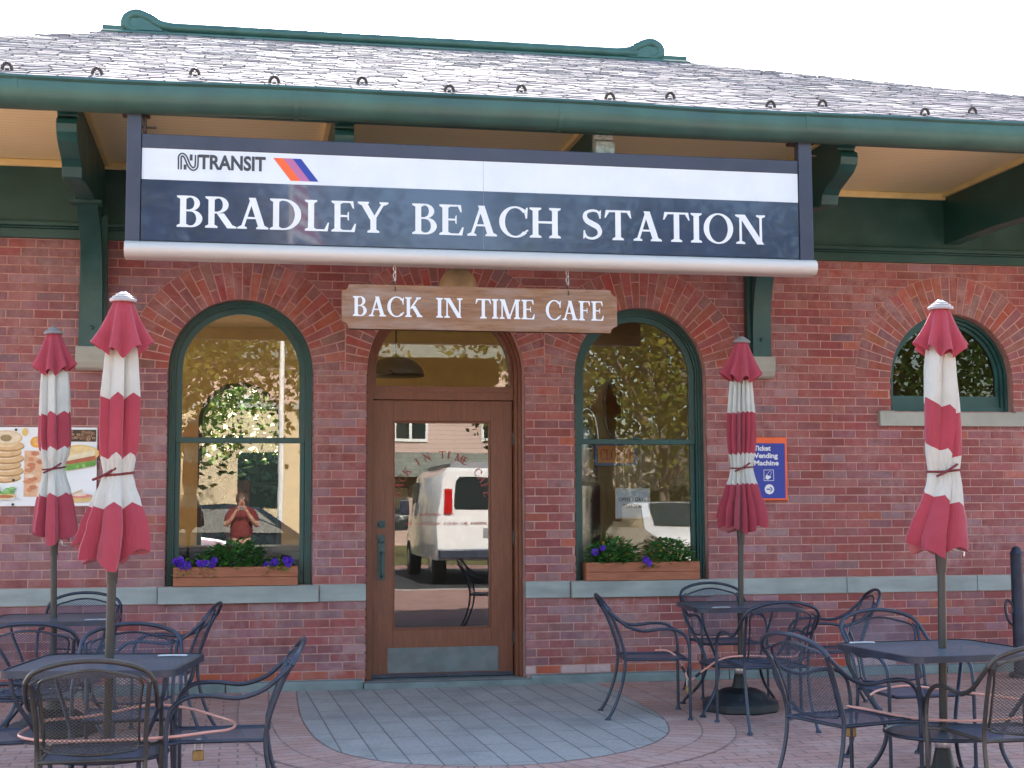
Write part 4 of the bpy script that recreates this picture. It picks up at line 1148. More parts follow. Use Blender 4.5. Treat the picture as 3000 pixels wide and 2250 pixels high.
# ------------------------------------------------------------------ chairs (local: facing +y, seat centre at origin)
GC = "wrought iron mesh armchairs around the patio tables"
def make_chair(metal, mesh):
    t = thing("patio_chair", "", "chair", group=GC)
    W = .245
    SZ = .405
    hoop_side = lambda s: [(s * .265, .205, .008), (s * .265, .205, .25), (s * .265, .205, .47), (s * .265, .185, .555), (s * .265, .12, .605), (s * .265, .02, .612), (s * .265, -.10, .600), (s * .268, -.20, .630), (s * .268, -.27, .685), (s * .262, -.325, .738)]
    for s in (-1, 1):
        P_ = hoop_side(s)
        m = MB(); m.tube(P_[:3], .0105, 8, 4); lg_ = m.build("leg", metal, t, smooth=60)
        f_ = MB(); f_.lathe([(.011, 0), (.020, .003), (.020, .012), (.012, .020)], 12, cx=s * .265, cy=.205); f_.build("foot", metal, lg_, smooth=50)
        m = MB(); m.tube(P_[2:], .0105, 8, 5); m.build("armrest", metal, t, smooth=60)
        # rear leg running up as the back upright
        m = MB(); m.tube([(s * .235, -.335, .008), (s * .228, -.285, .10), (s * .222, -.235, .25), (s * .222, -.215, SZ), (s * .225, -.235, .52), (s * .235, -.285, .66), (s * .243, -.325, .738)], .0105, 8, 4)
        lg_ = m.build("leg", metal, t, smooth=60)
        f_ = MB(); f_.lathe([(.011, 0), (.020, .003), (.020, .012), (.012, .020)], 12, cx=s * .235, cy=-.335); f_.build("foot", metal, lg_, smooth=50)
    m = MB(); m.tube([(-.262, -.325, .738), (-.225, -.352, .785), (-.12, -.374, .820), (0, -.381, .831), (.12, -.374, .820), (.225, -.352, .785), (.262, -.325, .738)], .0115, 8, 6); m.build("top_rail", metal, t, smooth=60)
    # seat
    m = MB(); m.tube([(a, b, SZ) for a, b in [(-.21, -.205), (-.21, 0), (-.21, .17), (-.19, .19), (0, .195), (.19, .19), (.21, .17), (.21, 0), (.21, -.205), (.19, -.215), (0, -.218), (-.19, -.215)]], .0095, 8, 3, closed=True)
    for s in (-1, 1): m.tube([(s * .21, .15, SZ), (s * .265, .2, SZ + .0)], .008, 6, 1)
    m.build("seat_frame", metal, t, smooth=60)
    R_, U_ = [], []
    for i in range(7):
        a = -.21 + .40 * i / 6; row, ur = [], []
        for j in range(7):
            x = -.205 + .41 * j / 6
            row.append((x, a, SZ + .003 - .016 * math.sin(PI * i / 6) * math.sin(PI * j / 6))); ur.append((x, a))
        R_.append(row); U_.append(ur)
    seat_sheet("seat", m_meshs, t, R_, U_)
    # back panel: mesh in an arched frame
    def by(z): return -.212 - .42 * max(0, z - .44) ** 1.25 * 1.05
    def half(z): return .190 + .02 * (z - .45) / .3
    top = lambda x: .735 + .055 * math.cos(x / .21 * PI / 2)
    bot = lambda x: .452 - .022 * math.cos(x / .2 * PI / 2)
    R_, U_ = [], []
    for i in range(9):
        row, ur = [], []
        for j in range(11):
            u = -1 + 2 * j / 10
            xx_ = u * .20
            zz_ = bot(xx_) + (top(xx_) - bot(xx_)) * i / 8
            row.append((u * half(zz_), by(zz_) - .018 * (1 - u * u), zz_)); ur.append((u * half(zz_), zz_))
        R_.append(row); U_.append(ur)
    seat_sheet("backrest", mesh, t, R_, U_)
    loop = [R_[0][j] for j in range(0, 11, 2)] + [R_[i][10] for i in (2, 4, 6)] + [R_[8][j] for j in range(10, -1, -2)] + [R_[i][0] for i in (6, 4, 2)]
    m = MB(); m.tube(loop, .0062, 6, 3, closed=True)
    for s in (-1, 1):
        m.tube([(s * half(.75), by(.75), .755), (s * .24, -.325, .735)], .006, 6, 1); m.tube([(s * half(.46), by(.46), .46), (s * .223, -.222, .46)], .006, 6, 1)
    m.build("back_frame", metal, t, smooth=60)
    return t
cb = make_chair(m_black, m_meshb); cz = make_chair(m_bronze, m_meshz)
chairs = [  # x, y, facing angle (0 = facing +y), finish, label
    (-.575, -5.06, 0, 1, "bare bronze mesh armchair seen from behind at the front left table"),
    (-.09, -4.68, 88, 0, "black mesh armchair seen side-on at the right of the front left table"),
    (-.53, -3.98, 182, 0, "black mesh armchair on the far side of the front left table, facing the camera"),
    (-1.08, -4.55, -84, 0, "black mesh armchair cut by the left edge of the photo at the front left table"),
    (-.50, -2.02, 82, 0, "black mesh armchair seen edge-on at the right of the table under the food poster"),
    (-1.07, -1.05, 180, 0, "black mesh armchair against the wall behind the table under the food poster"),
    (-1.08, -3.08, 0, 0, "dark mesh armchair seen from behind in front of the table under the food poster"),
    (2.74, -1.88, -98, 0, "black mesh armchair facing right, left of the table near the ticket sign"),
    (3.56, -.98, 180, 0, "black mesh armchair against the wall behind the table near the ticket sign"),
    (3.30, -2.48, 0, 0, "black mesh armchair seen from behind in front of the table near the ticket sign"),
    (4.02, -1.72, 78, 0, "black mesh armchair right of the table near the ticket sign, facing left"),
    (2.86, -4.82, -74, 0, "blue-black mesh armchair facing right at the left of the front right table"),
    (3.58, -3.98, 184, 0, "blue-black mesh armchair on the far side of the front right table, facing the camera"),
    (3.33, -5.36, 2, 1, "bare bronze mesh armchair cut by the right edge, seen from behind"),
]
used = set()
for x, y, a, k_, lab in chairs:
    src = (cb, cz)[k_]
    t = src if k_ not in used else copy_tree(src)
    used.add(k_)
    t["label"] = lab; t.location = (x, y, 0); t.rotation_euler = (0, 0, rad(a)); t.scale = (.94, 1, .97)

# ------------------------------------------------------------------ folded market umbrellas
RED, WHT = (.42, .062, .088), (.66, .66, .59)
GU = "folded red and white market umbrellas"
def interp(P_, z):
    for (z0, r0), (z1, r1) in zip(P_, P_[1:]):
        if z1 <= z <= z0:
            t = (z0 - z) / (z0 - z1); t = t * t * (3 - 2 * t) * .5 + t * .5
            return r0 + (r1 - r0) * t
    return P_[-1][1] if z < P_[-1][0] else P_[0][1]
def umbrella(label, x, y, ztop, prof, stripes, zstrap, fl_bot, fl_r, lean=(0, 0), seed=1, shiny=False, twist=0, skew=0.0, off=lambda z: (0, 0), crank=0, nfold=8, hem=.05, capmat=None, zig=.05):
    rnd = random.Random(seed)
    U = thing("patio_umbrella", label, "umbrella", (x, y, 0), 0, GU)
    ph = [rnd.uniform(0, 2 * PI) for _ in range(6)]
    zb = prof[-1][0]
    NT, NZ = 200, 64
    def rfun(th, z, amp=1.0):
        R = interp(prof, z); t = (ztop - z) / (ztop - zb)
        tw = twist * t
        q = ((nfold * (th + tw) + ph[0] + 1.3 * math.sin(th + ph[4]) + .5 * math.sin(3 * th + ph[1])) / (2 * PI)) % 1
        fold = -1 + 2 * (q / .80) ** .8 if q < .80 else 1 - 2 * (q - .80) / .20
        near = math.exp(-((z - zstrap) / .10) ** 2)
        a = ((.25 if nfold > 10 else .205) - .12 * near + .03 * max(0, (zstrap - .12 - z)) / .3) * amp
        v = KS + a * fold + .05 * math.cos(2 * th + ph[1] + 3 * t) + .06 * math.cos(3 * th + ph[2] - 4 * t) + .05 * near * math.cos(19 * th + ph[3])
        return R * v, fold
    KS = .85 if nfold < 10 else .77
    def pos(th, z, k=1.0):
        r_, fd = rfun(th, z); ox, oy = off(z)
        return (r_ * k * math.cos(th) + ox, r_ * k * math.sin(th) * .88 + oy, z), fd
    m = MB(); vs, uv = [], []
    zt = ztop - .10
    for i in range(NZ + 1):
        for j in range(NT):
            th = 2 * PI * j / NT
            hemz = zb + hem * .8 * abs(math.cos(th)) ** 2 + .018 * math.cos(5 * th + ph[1]) + .014 * math.cos(3 * th + ph[2])
            hemz -= .012 * rfun(th, zb + .02)[1] * (1 - abs(math.cos(th)) * .4)
            t = i / NZ; z = zt + (hemz - zt) * t
            p, fd = pos(th, z)
            vs.append(p)
            ncut = nfold * (th + twist * (ztop - z) / (ztop - zb)) + ph[0] + 1.3 * math.sin(th + ph[4]) + .5 * math.sin(3 * th + ph[1])
            tri = 2 * abs(((ncut / (2 * PI)) % 1) - .5)
            uv.append((max(.001, min(.999, (ztop - z - zig * (tri - .5) - skew * math.cos(th)) / 1.5)), th / (2 * PI)))
    fs = [(i * NT + j, i * NT + (j + 1) % NT, (i + 1) * NT + (j + 1) % NT, (i + 1) * NT + j) for i in range(NZ) for j in range(NT)]
    m.add(vs, fs, uvs=uv)
    # turned-in hem and lining
    base = NZ * NT; rows_ = [vs[base + j] for j in range(NT)]
    for kk, (sc, dz) in enumerate(((.72, .02), (.40, .10), (.20, .16))):
        new = [(off(p[2])[0] + (p[0] - off(p[2])[0]) * sc, off(p[2])[1] + (p[1] - off(p[2])[1]) * sc, p[2] + dz) for p in [vs[base + j] for j in range(NT)]]
        m.add(rows_ + new, [(j, (j + 1) % NT, NT + (j + 1) % NT, NT + j) for j in range(NT)], mi=1)
        rows_ = new
    bounds = [(0, stripes[0][1])] + [((ztop - z) / 1.5, w) for z, w in stripes[1:]]
    cm = cloth_mat("striped_canvas", RED, WHT, bounds)
    lin = pm("pink_lining", (.50, .16, .17), .9, var=.15)
    can = m.build("canopy", [cm, lin], U, smooth=32)
    # wind vent flounce
    m = MB(); vs, uv = [], []
    N2 = 96; Z2 = 14
    z0 = ztop - .042
    for i in range(Z2 + 1):
        t = i / Z2
        for j in range(N2):
            th = 2 * PI * j / N2
            c = math.cos(8 * th + ph[0] + .6 * math.sin(th + ph[4]))
            fold = (abs(c) ** .75) * (1 if c > 0 else -1)
            R = .046 + (fl_r - .046) * (t ** .9)
            R *= .88 + (.03 + .20 * t) * fold + .05 * t * math.cos(3 * th + ph[2])
            z = z0 + (fl_bot - z0) * t * (1.08 - .09 * fold * t * 1 - .16 * t * abs(math.cos(th)) ** 2 + .02 * math.cos(2 * th + ph[3]))
            ox, oy = off(z)
            vs.append((R * math.cos(th) + ox, R * math.sin(th) * .9 + oy, z)); uv.append((0, 0))
    m.add(vs, [(i * N2 + j, i * N2 + (j + 1) % N2, (i + 1) * N2 + (j + 1) % N2, (i + 1) * N2 + j) for i in range(Z2) for j in range(N2)], uvs=uv)
    m.build("vent_flounce", cm, U, smooth=70)
    ox, oy = off(ztop)
    m = MB(); m.lathe([(.058, ztop - .048), (.062, ztop - .040), (.060, ztop - .034), (.048, ztop - .030), (.050, ztop - .024), (.034, ztop - .018), (.034, ztop - .012), (.018, ztop - .006), (.012, ztop)], 20, cx=ox, cy=oy)
    m.build("cap", capmat or m_grey, U, smooth=25)
    # tie strap with a tail
    pts = [pos(2 * PI * j / 48, zstrap + .008 * math.sin(2 * PI * j / 48 + 1), 1.05)[0] for j in range(48)]
    m = MB(); m.tube(pts, .0055, 6, 1, closed=True)
    a = rad(250 + rnd.uniform(-25, 25)); p0 = Vector(pos(a, zstrap, 1.08)[0])
    m.tube([p0 + Vector((.05, -.01, .03)), p0 + Vector((.015, -.012, .008)), p0 + Vector((-.02, -.014, -.012)), p0 + Vector((-.06, -.012, -.03))], .006, 6, 3)
    m.build("tie_strap", m_tie, U, smooth=60)
    # pole, hub
    m = MB(); m.tube([(0, 0, .06), (0, 0, ztop - .06)], .0195, 14, 1); m.build("pole", m_pole, U, smooth=60)
    m = MB(); m.lathe([(.020, zb - .085), (.024, zb - .085), (.026, zb - .04), (.033, zb + .03), (.036, zb + .10), (.02, zb + .11)], 18); m.build("crank_housing", m_pole, U, smooth=40)
    if crank:
        m = MB(); m.tube([(.03, -.02, zb + .03), (.05, -.03, zb + .02), (.055, -.03, zb - .02), (.085, -.035, zb - .022)] if crank == 1 else [(.03, -.02, zb + .035), (.07, -.03, zb + .02), (.10, -.03, zb + .018), (.10, -.03, zb - .005)], .005, 8, 2)
        m.build("crank_handle", m_steel, U, smooth=60)
    if lean != (0, 0): U.rotation_euler = (lean[1], lean[0], 0)
    return U
umbrella("folded red and white umbrella through the front left table, cap shining", T1[0], T1[1], 2.385,
         [(2.30, .060), (2.15, .070), (2.05, .080), (1.90, .092), (1.75, .093), (1.65, .090), (1.60, .078), (1.555, .068), (1.51, .082), (1.44, .110), (1.33, .148), (1.22, .170), (1.15, .172)],
         [(2.385, 0), (2.13, 1), (1.905, 0), (1.64, 1), (1.415, 0)], 1.555, 2.115, .132, lean=(.012, 0), seed=3, hem=.085, crank=0, capmat=m_capw, nfold=7, zig=.034, off=lambda z: (.012 if z > 1.3 else .012 - .02 * (1.3 - z) / .15, 0))
umbrella("folded red and white umbrella in front of the food poster, cap grey", T2[0], T2[1], 2.558,
         [(2.48, .060), (2.30, .085), (2.15, .094), (2.02, .098), (1.85, .105), (1.74, .098), (1.69, .080), (1.655, .074), (1.61, .085), (1.52, .108), (1.40, .132), (1.28, .152), (1.19, .150)],
         [(2.558, 0), (2.27, 1), (2.005, 0), (1.78, 1), (1.49, 0)], 1.655, 2.275, .132, lean=(-.022, 0), seed=8, hem=.085, crank=1, nfold=6, zig=.03)
umbrella("folded red and white umbrella left of the ticket sign", T3[0], T3[1], 2.585,
         [(2.50, .055), (2.28, .080), (2.15, .090), (2.04, .098), (1.90, .102), (1.78, .096), (1.70, .086), (1.665, .080), (1.62, .090), (1.50, .120), (1.38, .160), (1.30, .172), (1.215, .165)],
         [(2.585, 0), (2.27, 1), (2.05, 0), (1.76, 1), (1.55, 0)], 1.665, 2.285, .145, lean=(.022, 0), seed=14, hem=.10, nfold=13, zig=.02)
umbrella("folded twisted red and white umbrella in front of the lunette window", T4[0], T4[1], 2.398,
         [(2.32, .060), (2.16, .074), (2.05, .088), (1.90, .095), (1.78, .096), (1.66, .092), (1.60, .085), (1.565, .079), (1.52, .085), (1.42, .100), (1.32, .125), (1.23, .142), (1.16, .142)],
         [(2.398, 0), (2.13, 1), (1.872, 0), (1.655, 1), (1.43, 0)], 1.565, 2.145, .128, lean=(.018, 0), seed=21, twist=1.2, skew=.035, hem=.07, crank=2, nfold=4, zig=.03, capmat=m_capw,
         off=lambda z: (.012 if z > 1.5 else .012 - .05 * min(1, (1.5 - z) / .25), 0))
# weighted umbrella stands
GB = "black weighted umbrella stands under the tables"
def make_stand():
    t = thing("umbrella_stand", "", "umbrella stand", group=GB)
    m = MB(); seg = 48; vs, fs = [], []
    for r_, z in ((.25, .0), (.262, .012), (.262, .055), (.24, .075), (.20, .085), (.17, .12), (.12, .145), (.07, .155)):
        for k_ in range(seg):
            a = 2 * PI * k_ / seg; q = r_ * (1 + (.035 * math.cos(8 * a) if r_ > .19 else 0)); vs.append((q * math.cos(a), q * math.sin(a), z))
    for i in range(7):
        for k_ in range(seg): fs.append((i * seg + k_, i * seg + (k_ + 1) % seg, (i + 1) * seg + (k_ + 1) % seg, (i + 1) * seg + k_))
    fs.append(tuple(7 * seg + k_ for k_ in range(seg)))
    m.add(vs, fs); m.build("weight", m_sbase, t, smooth=40)
    m = MB(); m.lathe([(.060, .15), (.050, .18), (.037, .245), (.036, .25), (.024, .25)], 18); m.build("stem", m_sbase, t, smooth=35)
    m = MB(); m.lathe([(.038, .25), (.040, .255), (.040, .30), (.034, .31), (.022, .31)], 18); m.tube([(.038, 0, .278), (.07, 0, .278)], .006, 8, 1); m.build("collar", m_steel, t, smooth=35)
    return t
s0 = None
for (x, y), lab in ((T1, "black round umbrella stand under the front left table"), (T2, "black round umbrella stand under the table by the food poster"), (T3, "black scalloped umbrella stand under the table near the ticket sign"), (T4, "black umbrella stand with bright steel collar under the front right table")):
    t = make_stand() if s0 is None else copy_tree(s0)
    s0 = s0 or t
    t.location = (x, y, 0); t["label"] = lab; t.rotation_euler = (0, 0, random.uniform(0, 2))

# ------------------------------------------------------------------ cables, padlocks, table clips
GK = "pink security cables looped through the chairs"
def cable(label, pts, closed=False, tape=()):
    t = thing("security_cable", label, "cable", group=GK)
    m = MB(); m.tube(pts, .0068, 8, 6, closed=closed); m.build("sheath", m_cable, t, smooth=60)
    for a, b in tape:
        m = MB(); m.tube([a, b], .009, 8, 1); m.build("tape", m_tape, t, smooth=60)
cable("pink cable looped around the chairs of the front left table", [(-.92, -4.60, .43), (-.86, -4.42, .44), (-.68, -4.25, .43), (-.42, -4.16, .46), (-.25, -4.2, .45), (-.10, -4.34, .425), (-.02, -4.52, .42), (-.03, -4.72, .42), (-.14, -4.84, .425), (-.30, -4.90, .42), (-.55, -4.93, .42), (-.78, -4.90, .42), (-.92, -4.78, .425)], True)
cable("pink cable drooping between two chairs at the table near the ticket sign", [(2.80, -1.72, .415), (2.86, -1.80, .42), (2.91, -1.88, .38), (2.935, -1.95, .30), (2.945, -2.0, .245), (2.97, -2.02, .25), (3.02, -2.08, .31), (3.12, -2.2, .40), (3.25, -2.3, .425), (3.42, -2.34, .42), (3.6, -2.25, .41), (3.75, -1.95, .41)], tape=[((2.925, -1.93, .325), (2.938, -1.96, .285)), ((2.985, -2.04, .27), (3.01, -2.07, .30))])
cable("pink cable looped around the chairs of the front right table", [(2.93, -4.62, .42), (3.0, -4.75, .415), (3.12, -4.93, .40), (3.3, -5.06, .40), (3.55, -5.10, .41), (3.8, -5.0, .42), (3.95, -4.8, .42), (3.85, -4.5, .42), (3.70, -4.18, .42), (3.5, -4.10, .44), (3.33, -4.12, .425), (3.22, -4.2, .40)])
GPd = "brass padlocks on the cables"
def padlock(label, x, y, z, rz_):
    t = thing("padlock", label, "padlock", (x, y, z), rz_, GPd)
    m = MB(); m.box(-.024, .024, -.011, .011, -.075, -.03); m.build("lock_body", m_brass, t, bevel=.004)
    m = MB(); m.tube([(-.015, 0, -.031), (-.015, 0, .0), (-.009, 0, .014), (.009, 0, .014), (.015, 0, 0), (.015, 0, -.031)], .0038, 8, 3); m.build("shackle", m_steel, t, smooth=60)
padlock("brass padlock hanging below the seat at the front left table", -.17, -4.80, .375, .2)
padlock("brass padlock at the lowest dip of the cable near the ticket sign", 2.948, -2.005, .235, .1)
padlock("brass padlock hanging under the side chair of the front right table", 2.99, -4.52, .33, -.2)
GCl = "wire tablecloth clips on the tables"
def clip(label, x, y, rz_, L=.06):
    t = thing("table_clip", label, "clip", (x, y, .7235), rz_, GCl)
    m = MB(); m.tube([(-L, -.012, 0), (-L * .9, .012, 0), (0, .016, .001), (L, .012, 0), (L, -.012, 0), (0, -.014, .001)], .0028, 6, 4, closed=True); m.tube([(-L * .3, 0, .002), (L * .5, .004, .002)], .0025, 6, 1)
    m.build("wire", m_steel, t, smooth=60)
clip("silver wire clip on the right edge of the front left table", -.30, -4.46, -.1)
clip("silver wire clip on the front edge of the table by the food poster", -.86, -2.14, 0)
clip("pale wire clip on the front edge of the table near the ticket sign", 3.16, -2.06, .1)
clip("silver wire clip on the left corner of the front right table", 3.02, -4.60, 0)

# dark post with curled handle at the far right edge
PO = thing("iron_post", "black iron post with a curled side handle against the wall at the right edge", "post", (6.24, -.45, 0))
m = MB(); m.lathe([(.09, 0), (.09, .03), (.05, .05), (.05, .98), (.055, 1.0), (.03, 1.05), (.005, 1.06)], 18); m.build("shaft", m_black, PO, smooth=40)
m = MB(); m.tube([(-.05, 0, .42), (-.09, 0, .46), (-.115, 0, .55), (-.10, 0, .62), (-.06, 0, .60), (-.045, 0, .55), (-.065, 0, .51)], .011, 8, 5); m.build("handle", m_black, PO, smooth=60)

# ------------------------------------------------------------------ things seen through the glass, plus added dark fillers behind the door
m_lit, _nt, _b, _o = nodes("lit_diffuser")
_b.inputs["Emission Color"].default_value = (1, .88, .68, 1); _b.inputs["Emission Strength"].default_value = 13
OS = thing("hours_sign", "small framed white sign reading OPEN 7 DAYS 7AM-3PM hung inside right window", "sign")
q = MB(); q.box(3.045, 3.345, .245, .26, 1.295, 1.55); q.build("sign_frame", m_alu, OS, bevel=.004)
q = MB(); q.poly([(3.062, .2445, 1.312), (3.328, .2445, 1.312), (3.328, .2445, 1.534), (3.062, .2445, 1.534)]); q.build("paper", pm("pale_blue_paper", (.62, .68, .74), .5, var=.05), OS)
q = MB(); sans_text(q, "OPEN 7 DAYS", 3.075, 1.44, .030, .2435, 3.305, bold=.01); sans_text(q, "7AM-3PM", 3.11, 1.385, .030, .2435, 3.27, bold=.01); q.build("sign_lettering", m_ink, OS)
q = MB()
for x in (3.12, 3.27): q.tube([(x, .252, 1.55), (x, .252, 1.905)], .002, 6, 1)
q.build("wire", m_steel, OS)
CLS = thing("closed_sign", "orange and blue CLOSED sign hanging inside the window right of the door", "sign")
q = MB(); q.box(2.90, 3.27, .36, .375, 1.735, 1.93); q.build("blue_board", pm("faded_blue", (.08, .14, .24), .5), CLS, bevel=.003)
q = MB(); q.poly([(2.93, .3592, 1.76), (3.24, .3592, 1.76), (3.24, .3592, 1.905), (2.93, .3592, 1.905)]); q.build("orange_face", pm("faded_orange", (.55, .24, .06), .5), CLS)
q = MB(); serif_text(q, "CLOSED", 2.95, 3.22, 1.785, .09, .358); q.build("sign_lettering", m_redink, CLS)
MR = thing("oval_mirror", "tall narrow oval mirror on the cafe wall seen through the right window", "mirror", (3.56, 2.27, 2.36))
q = MB(); q.prism([(p[0], p[2]) for p in ellipse(0, 0, .10, .30, 0, 36)], 'y', -.02, .02); q.build("mirror_frame", pm("silver_mirror_frame", (.34, .33, .30), .3, metal=.6), MR, bevel=.008)
q = MB(); q.poly(ellipse(0, 0, .08, .275, -.0215, 36)); q.build("mirror_glass", pm("mirror_silver", (.8, .8, .8), .03, metal=1, var=.01), MR)
for i, (x, y, z, lab) in enumerate(((1.30, .95, 2.52, "silver dome lamp hanging inside behind the transom, lower one"), (1.72, 1.15, 2.98, "silver dome lamp hanging inside behind the transom, upper one"))):
    t = thing("pendant_lamp", lab, "lamp", (x, y, z), 0, "dome lamps inside the cafe")
    q = MB(); q.lathe([(.24, 0), (.245, .005)] + [(.24 * math.cos(rad(a)), .01 + .16 * math.sin(rad(a))) for a in range(5, 86, 8)] + [(.03, .18)], 28); q.build("shade", pm("brushed_dome", (.45, .44, .42), .3, metal=.7), t, smooth=50)
    q = MB(); q.poly([(.21 * math.cos(2 * PI * k / 28), .21 * math.sin(2 * PI * k / 28), .012) for k in range(28)]); q.build("lit_diffuser", m_lit, t)
    q = MB(); q.tube([(0, 0, .17), (0, 0, 3.575 - z)], .006, 6, 1); q.build("cord", m_black, t)
BN = thing("hanging_banner", "dark red banner with leaves hanging inside the window left of the door", "banner", (-.02, .5, 1.2))
q = MB(); q.box(-.09, .09, -.004, .004, -.25, .42); q.build("cloth", pm("autumn_print", (.10, .045, .02), .8, var=.9, scale=14, dirt=((.22, .03, .03), .9), dscale=7), BN)
q = MB(); q.tube([(-.09, 0, .42), (0, 0, .52), (.09, 0, .42)], .002, 5, 1); q.build("wire", m_steel, BN)
m_filler = pm("near_black_filler", (.018, .015, .013), .7, var=.2)  # near black for the added fillers that darken the door view
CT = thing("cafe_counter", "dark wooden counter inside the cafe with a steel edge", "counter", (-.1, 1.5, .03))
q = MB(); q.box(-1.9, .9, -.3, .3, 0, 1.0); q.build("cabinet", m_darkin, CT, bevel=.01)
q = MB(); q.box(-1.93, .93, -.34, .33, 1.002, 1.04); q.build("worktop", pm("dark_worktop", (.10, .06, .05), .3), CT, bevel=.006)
DC = thing("added_dark_block", "tall dark block added inside the cafe to darken the view through the door glass", "cabinet", (2.05, 2.0, .03))  # added dark block: keeps the room behind the door glass dark
q = MB(); q.box(-1.0, .44, -.25, .25, 0, 2.2); q.build("block_body", m_filler, DC, bevel=.01)
MT = thing("added_dark_slab", "black slab added over the cafe floor to darken it inside the door", "dark slab", (1.75, 1.0, .031))  # added dark slab: hides the lit floor behind the door
q = MB(); q.box(-1.0, 1.0, -.68, .74, 0, .012); q.build("slab_body", m_filler, MT, bevel=.004)
UR = thing("coffee_urn", "tall steel coffee urn on a stand inside the right window", "urn", (2.98, 1.15, .03))
q = MB(); q.lathe([(.16, 0), (.16, 1.55), (.13, 1.58), (.14, 1.60), (.14, 2.05), (.10, 2.12), (.03, 2.15)], 24); q.build("vessel", pm("urn_steel", (.35, .34, .32), .3, metal=.8), UR, smooth=40)
q = MB(); q.tube([(-.10, -.16, 2.0), (-.02, -.18, 2.22), (.08, -.16, 2.15), (.12, -.15, 1.9)], .018, 8, 5); q.build("pipe", m_steel, UR, smooth=60)

# ------------------------------------------------------------------ trees, hedge (leaf cards in clumps)
def tree(name, label, x, y, h, cw, n, base, group, trunk_h=None, seed=0, lean=0, leafsize=.26):
    rnd = random.Random(seed)
    t = thing(name, label, "tree", (x, y, 0), 0, group)
    th = trunk_h or h * .4
    m = MB(); m.tube([(0, 0, 0), (lean * .3, .1, th * .5), (lean * .6, 0, th), (lean, 0, h * .75)], lambda q: .17 * h / 10 * (1 - .75 * q) + .02, 10, 4)
    tips = []
    for i in range(11):
        a = rnd.uniform(0, 2 * PI); z0 = th * rnd.uniform(.7, 1.4); r_ = cw * rnd.uniform(.45, .85)
        tip = Vector((math.cos(a) * r_ + lean, math.sin(a) * r_, min(h * .95, z0 + rnd.uniform(.15, .5) * (h - th))))
        m.tube([(lean * .6, 0, z0), ((tip.x + lean * .6) * .5, tip.y * .5, (z0 + tip.z) * .5 + .1 * h), tip], lambda q: .09 * h / 10 * (1 - .8 * q) + .012, 6, 3); tips.append(tip)
    m.build("trunk", m_bark, t, smooth=60)
    cl = [(tp, rnd.uniform(.28, .45) * cw) for tp in tips]
    for i in range(26):
        a = rnd.uniform(0, 2 * PI); q = rnd.random() ** .5; zz_ = rnd.random()
        prof_ = math.sin(PI * (.12 + .80 * zz_)) ** .6
        cl.append((Vector((math.cos(a) * q * cw * prof_ + lean, math.sin(a) * q * cw * prof_, th + (h - th) * zz_)), rnd.uniform(.18, .36) * cw))
    m = MB()
    for i in range(n):
        c, R = rnd.choice(cl)
        d = Vector((rnd.gauss(0, 1), rnd.gauss(0, 1), rnd.gauss(0, .8))); d = d / max(1e-6, d.length) * R * rnd.random() ** .35
        p = c + d
        L = leafsize * rnd.uniform(.6, 1.3); q = rnd.uniform(.6, 1.35)
        k_ = (base[0] * q * rnd.uniform(.8, 1.25), base[1] * q, base[2] * q * rnd.uniform(.7, 1.2))
        dd = Vector((rnd.gauss(0, 1), rnd.gauss(0, 1), rnd.gauss(-.2, .7))).normalized(); s_ = dd.orthogonal().normalized(); 
        s_ = (Matrix.Rotation(rnd.uniform(0, 6.28), 3, dd) @ s_)
        m.add([p, p + dd * L * .5 + s_ * L * .3, p + dd * L, p + dd * L * .5 - s_ * L * .3], [(0, 1, 2, 3)], k_)
    m.build("crown", m_leafy, t)
    return t
m_leafy = attr_mat("tree_leaf", .8, .4, bmp=0, spec=.06)
_nt = m_leafy.node_tree; _b = _nt.nodes["Principled BSDF"]; _o = _nt.nodes["Material Output"]
_tl = _nt.nodes.new("ShaderNodeBsdfTranslucent"); _at = _nt.nodes.new("ShaderNodeAttribute"); _at.attribute_name = "bcol"
_nt.links.new(_at.outputs[0], _tl.inputs[0]); _mx = _nt.nodes.new("ShaderNodeMixShader"); _mx.inputs[0].default_value = .4
_nt.links.new(_b.outputs[0], _mx.inputs[1]); _nt.links.new(_tl.outputs[0], _mx.inputs[2]); _nt.links.new(_mx.outputs[0], _o.inputs[0])
TG = (.17, .165, .035); TG2 = (.05, .10, .025)
TG3 = (.12, .20, .055)
GTs, GTb = "street trees reflected in the windows", "trees seen through the cafe windows behind the station"
tree("street_tree", "broad yellow-green tree reflected in the window left of the door", -1.8, -22.5, 10.5, 4.8, 20000, TG, GTs, 2.9, 1, 0, .19)
tree("street_tree", "yellow-green tree with a bare pale trunk reflected in right window", 10.2, -22.5, 10.5, 5.2, 22000, TG, GTs, 2.5, 2, 0, .19)
tree("street_tree", "dark spreading tree reflected in the lunette window", 16.2, -23.0, 10.0, 4.6, 15000, TG2, GTs, 2.6, 3, 0, .2)
tree("street_tree", "tree reflected in the transom above the door", 11.5, -50.0, 14.5, 4.5, 4500, TG, GTs, 5, 4)
tree("shade_tree", "bright green tree seen straight through the cafe and its rear window", -1.2, 25.0, 8.5, 4.2, 14000, TG3, GTb, 1.4, 5)
tree("shade_tree", "second green tree behind the rear window, farther right", 3.4, 27.0, 9.0, 4.6, 10000, TG3, GTb, 1.6, 6)
tree("shade_tree", "green tree behind the station beyond the parking lot at left", -9.5, 30.0, 9.5, 4.5, 4500, TG3, GTb, 2, 7)
he = MB()
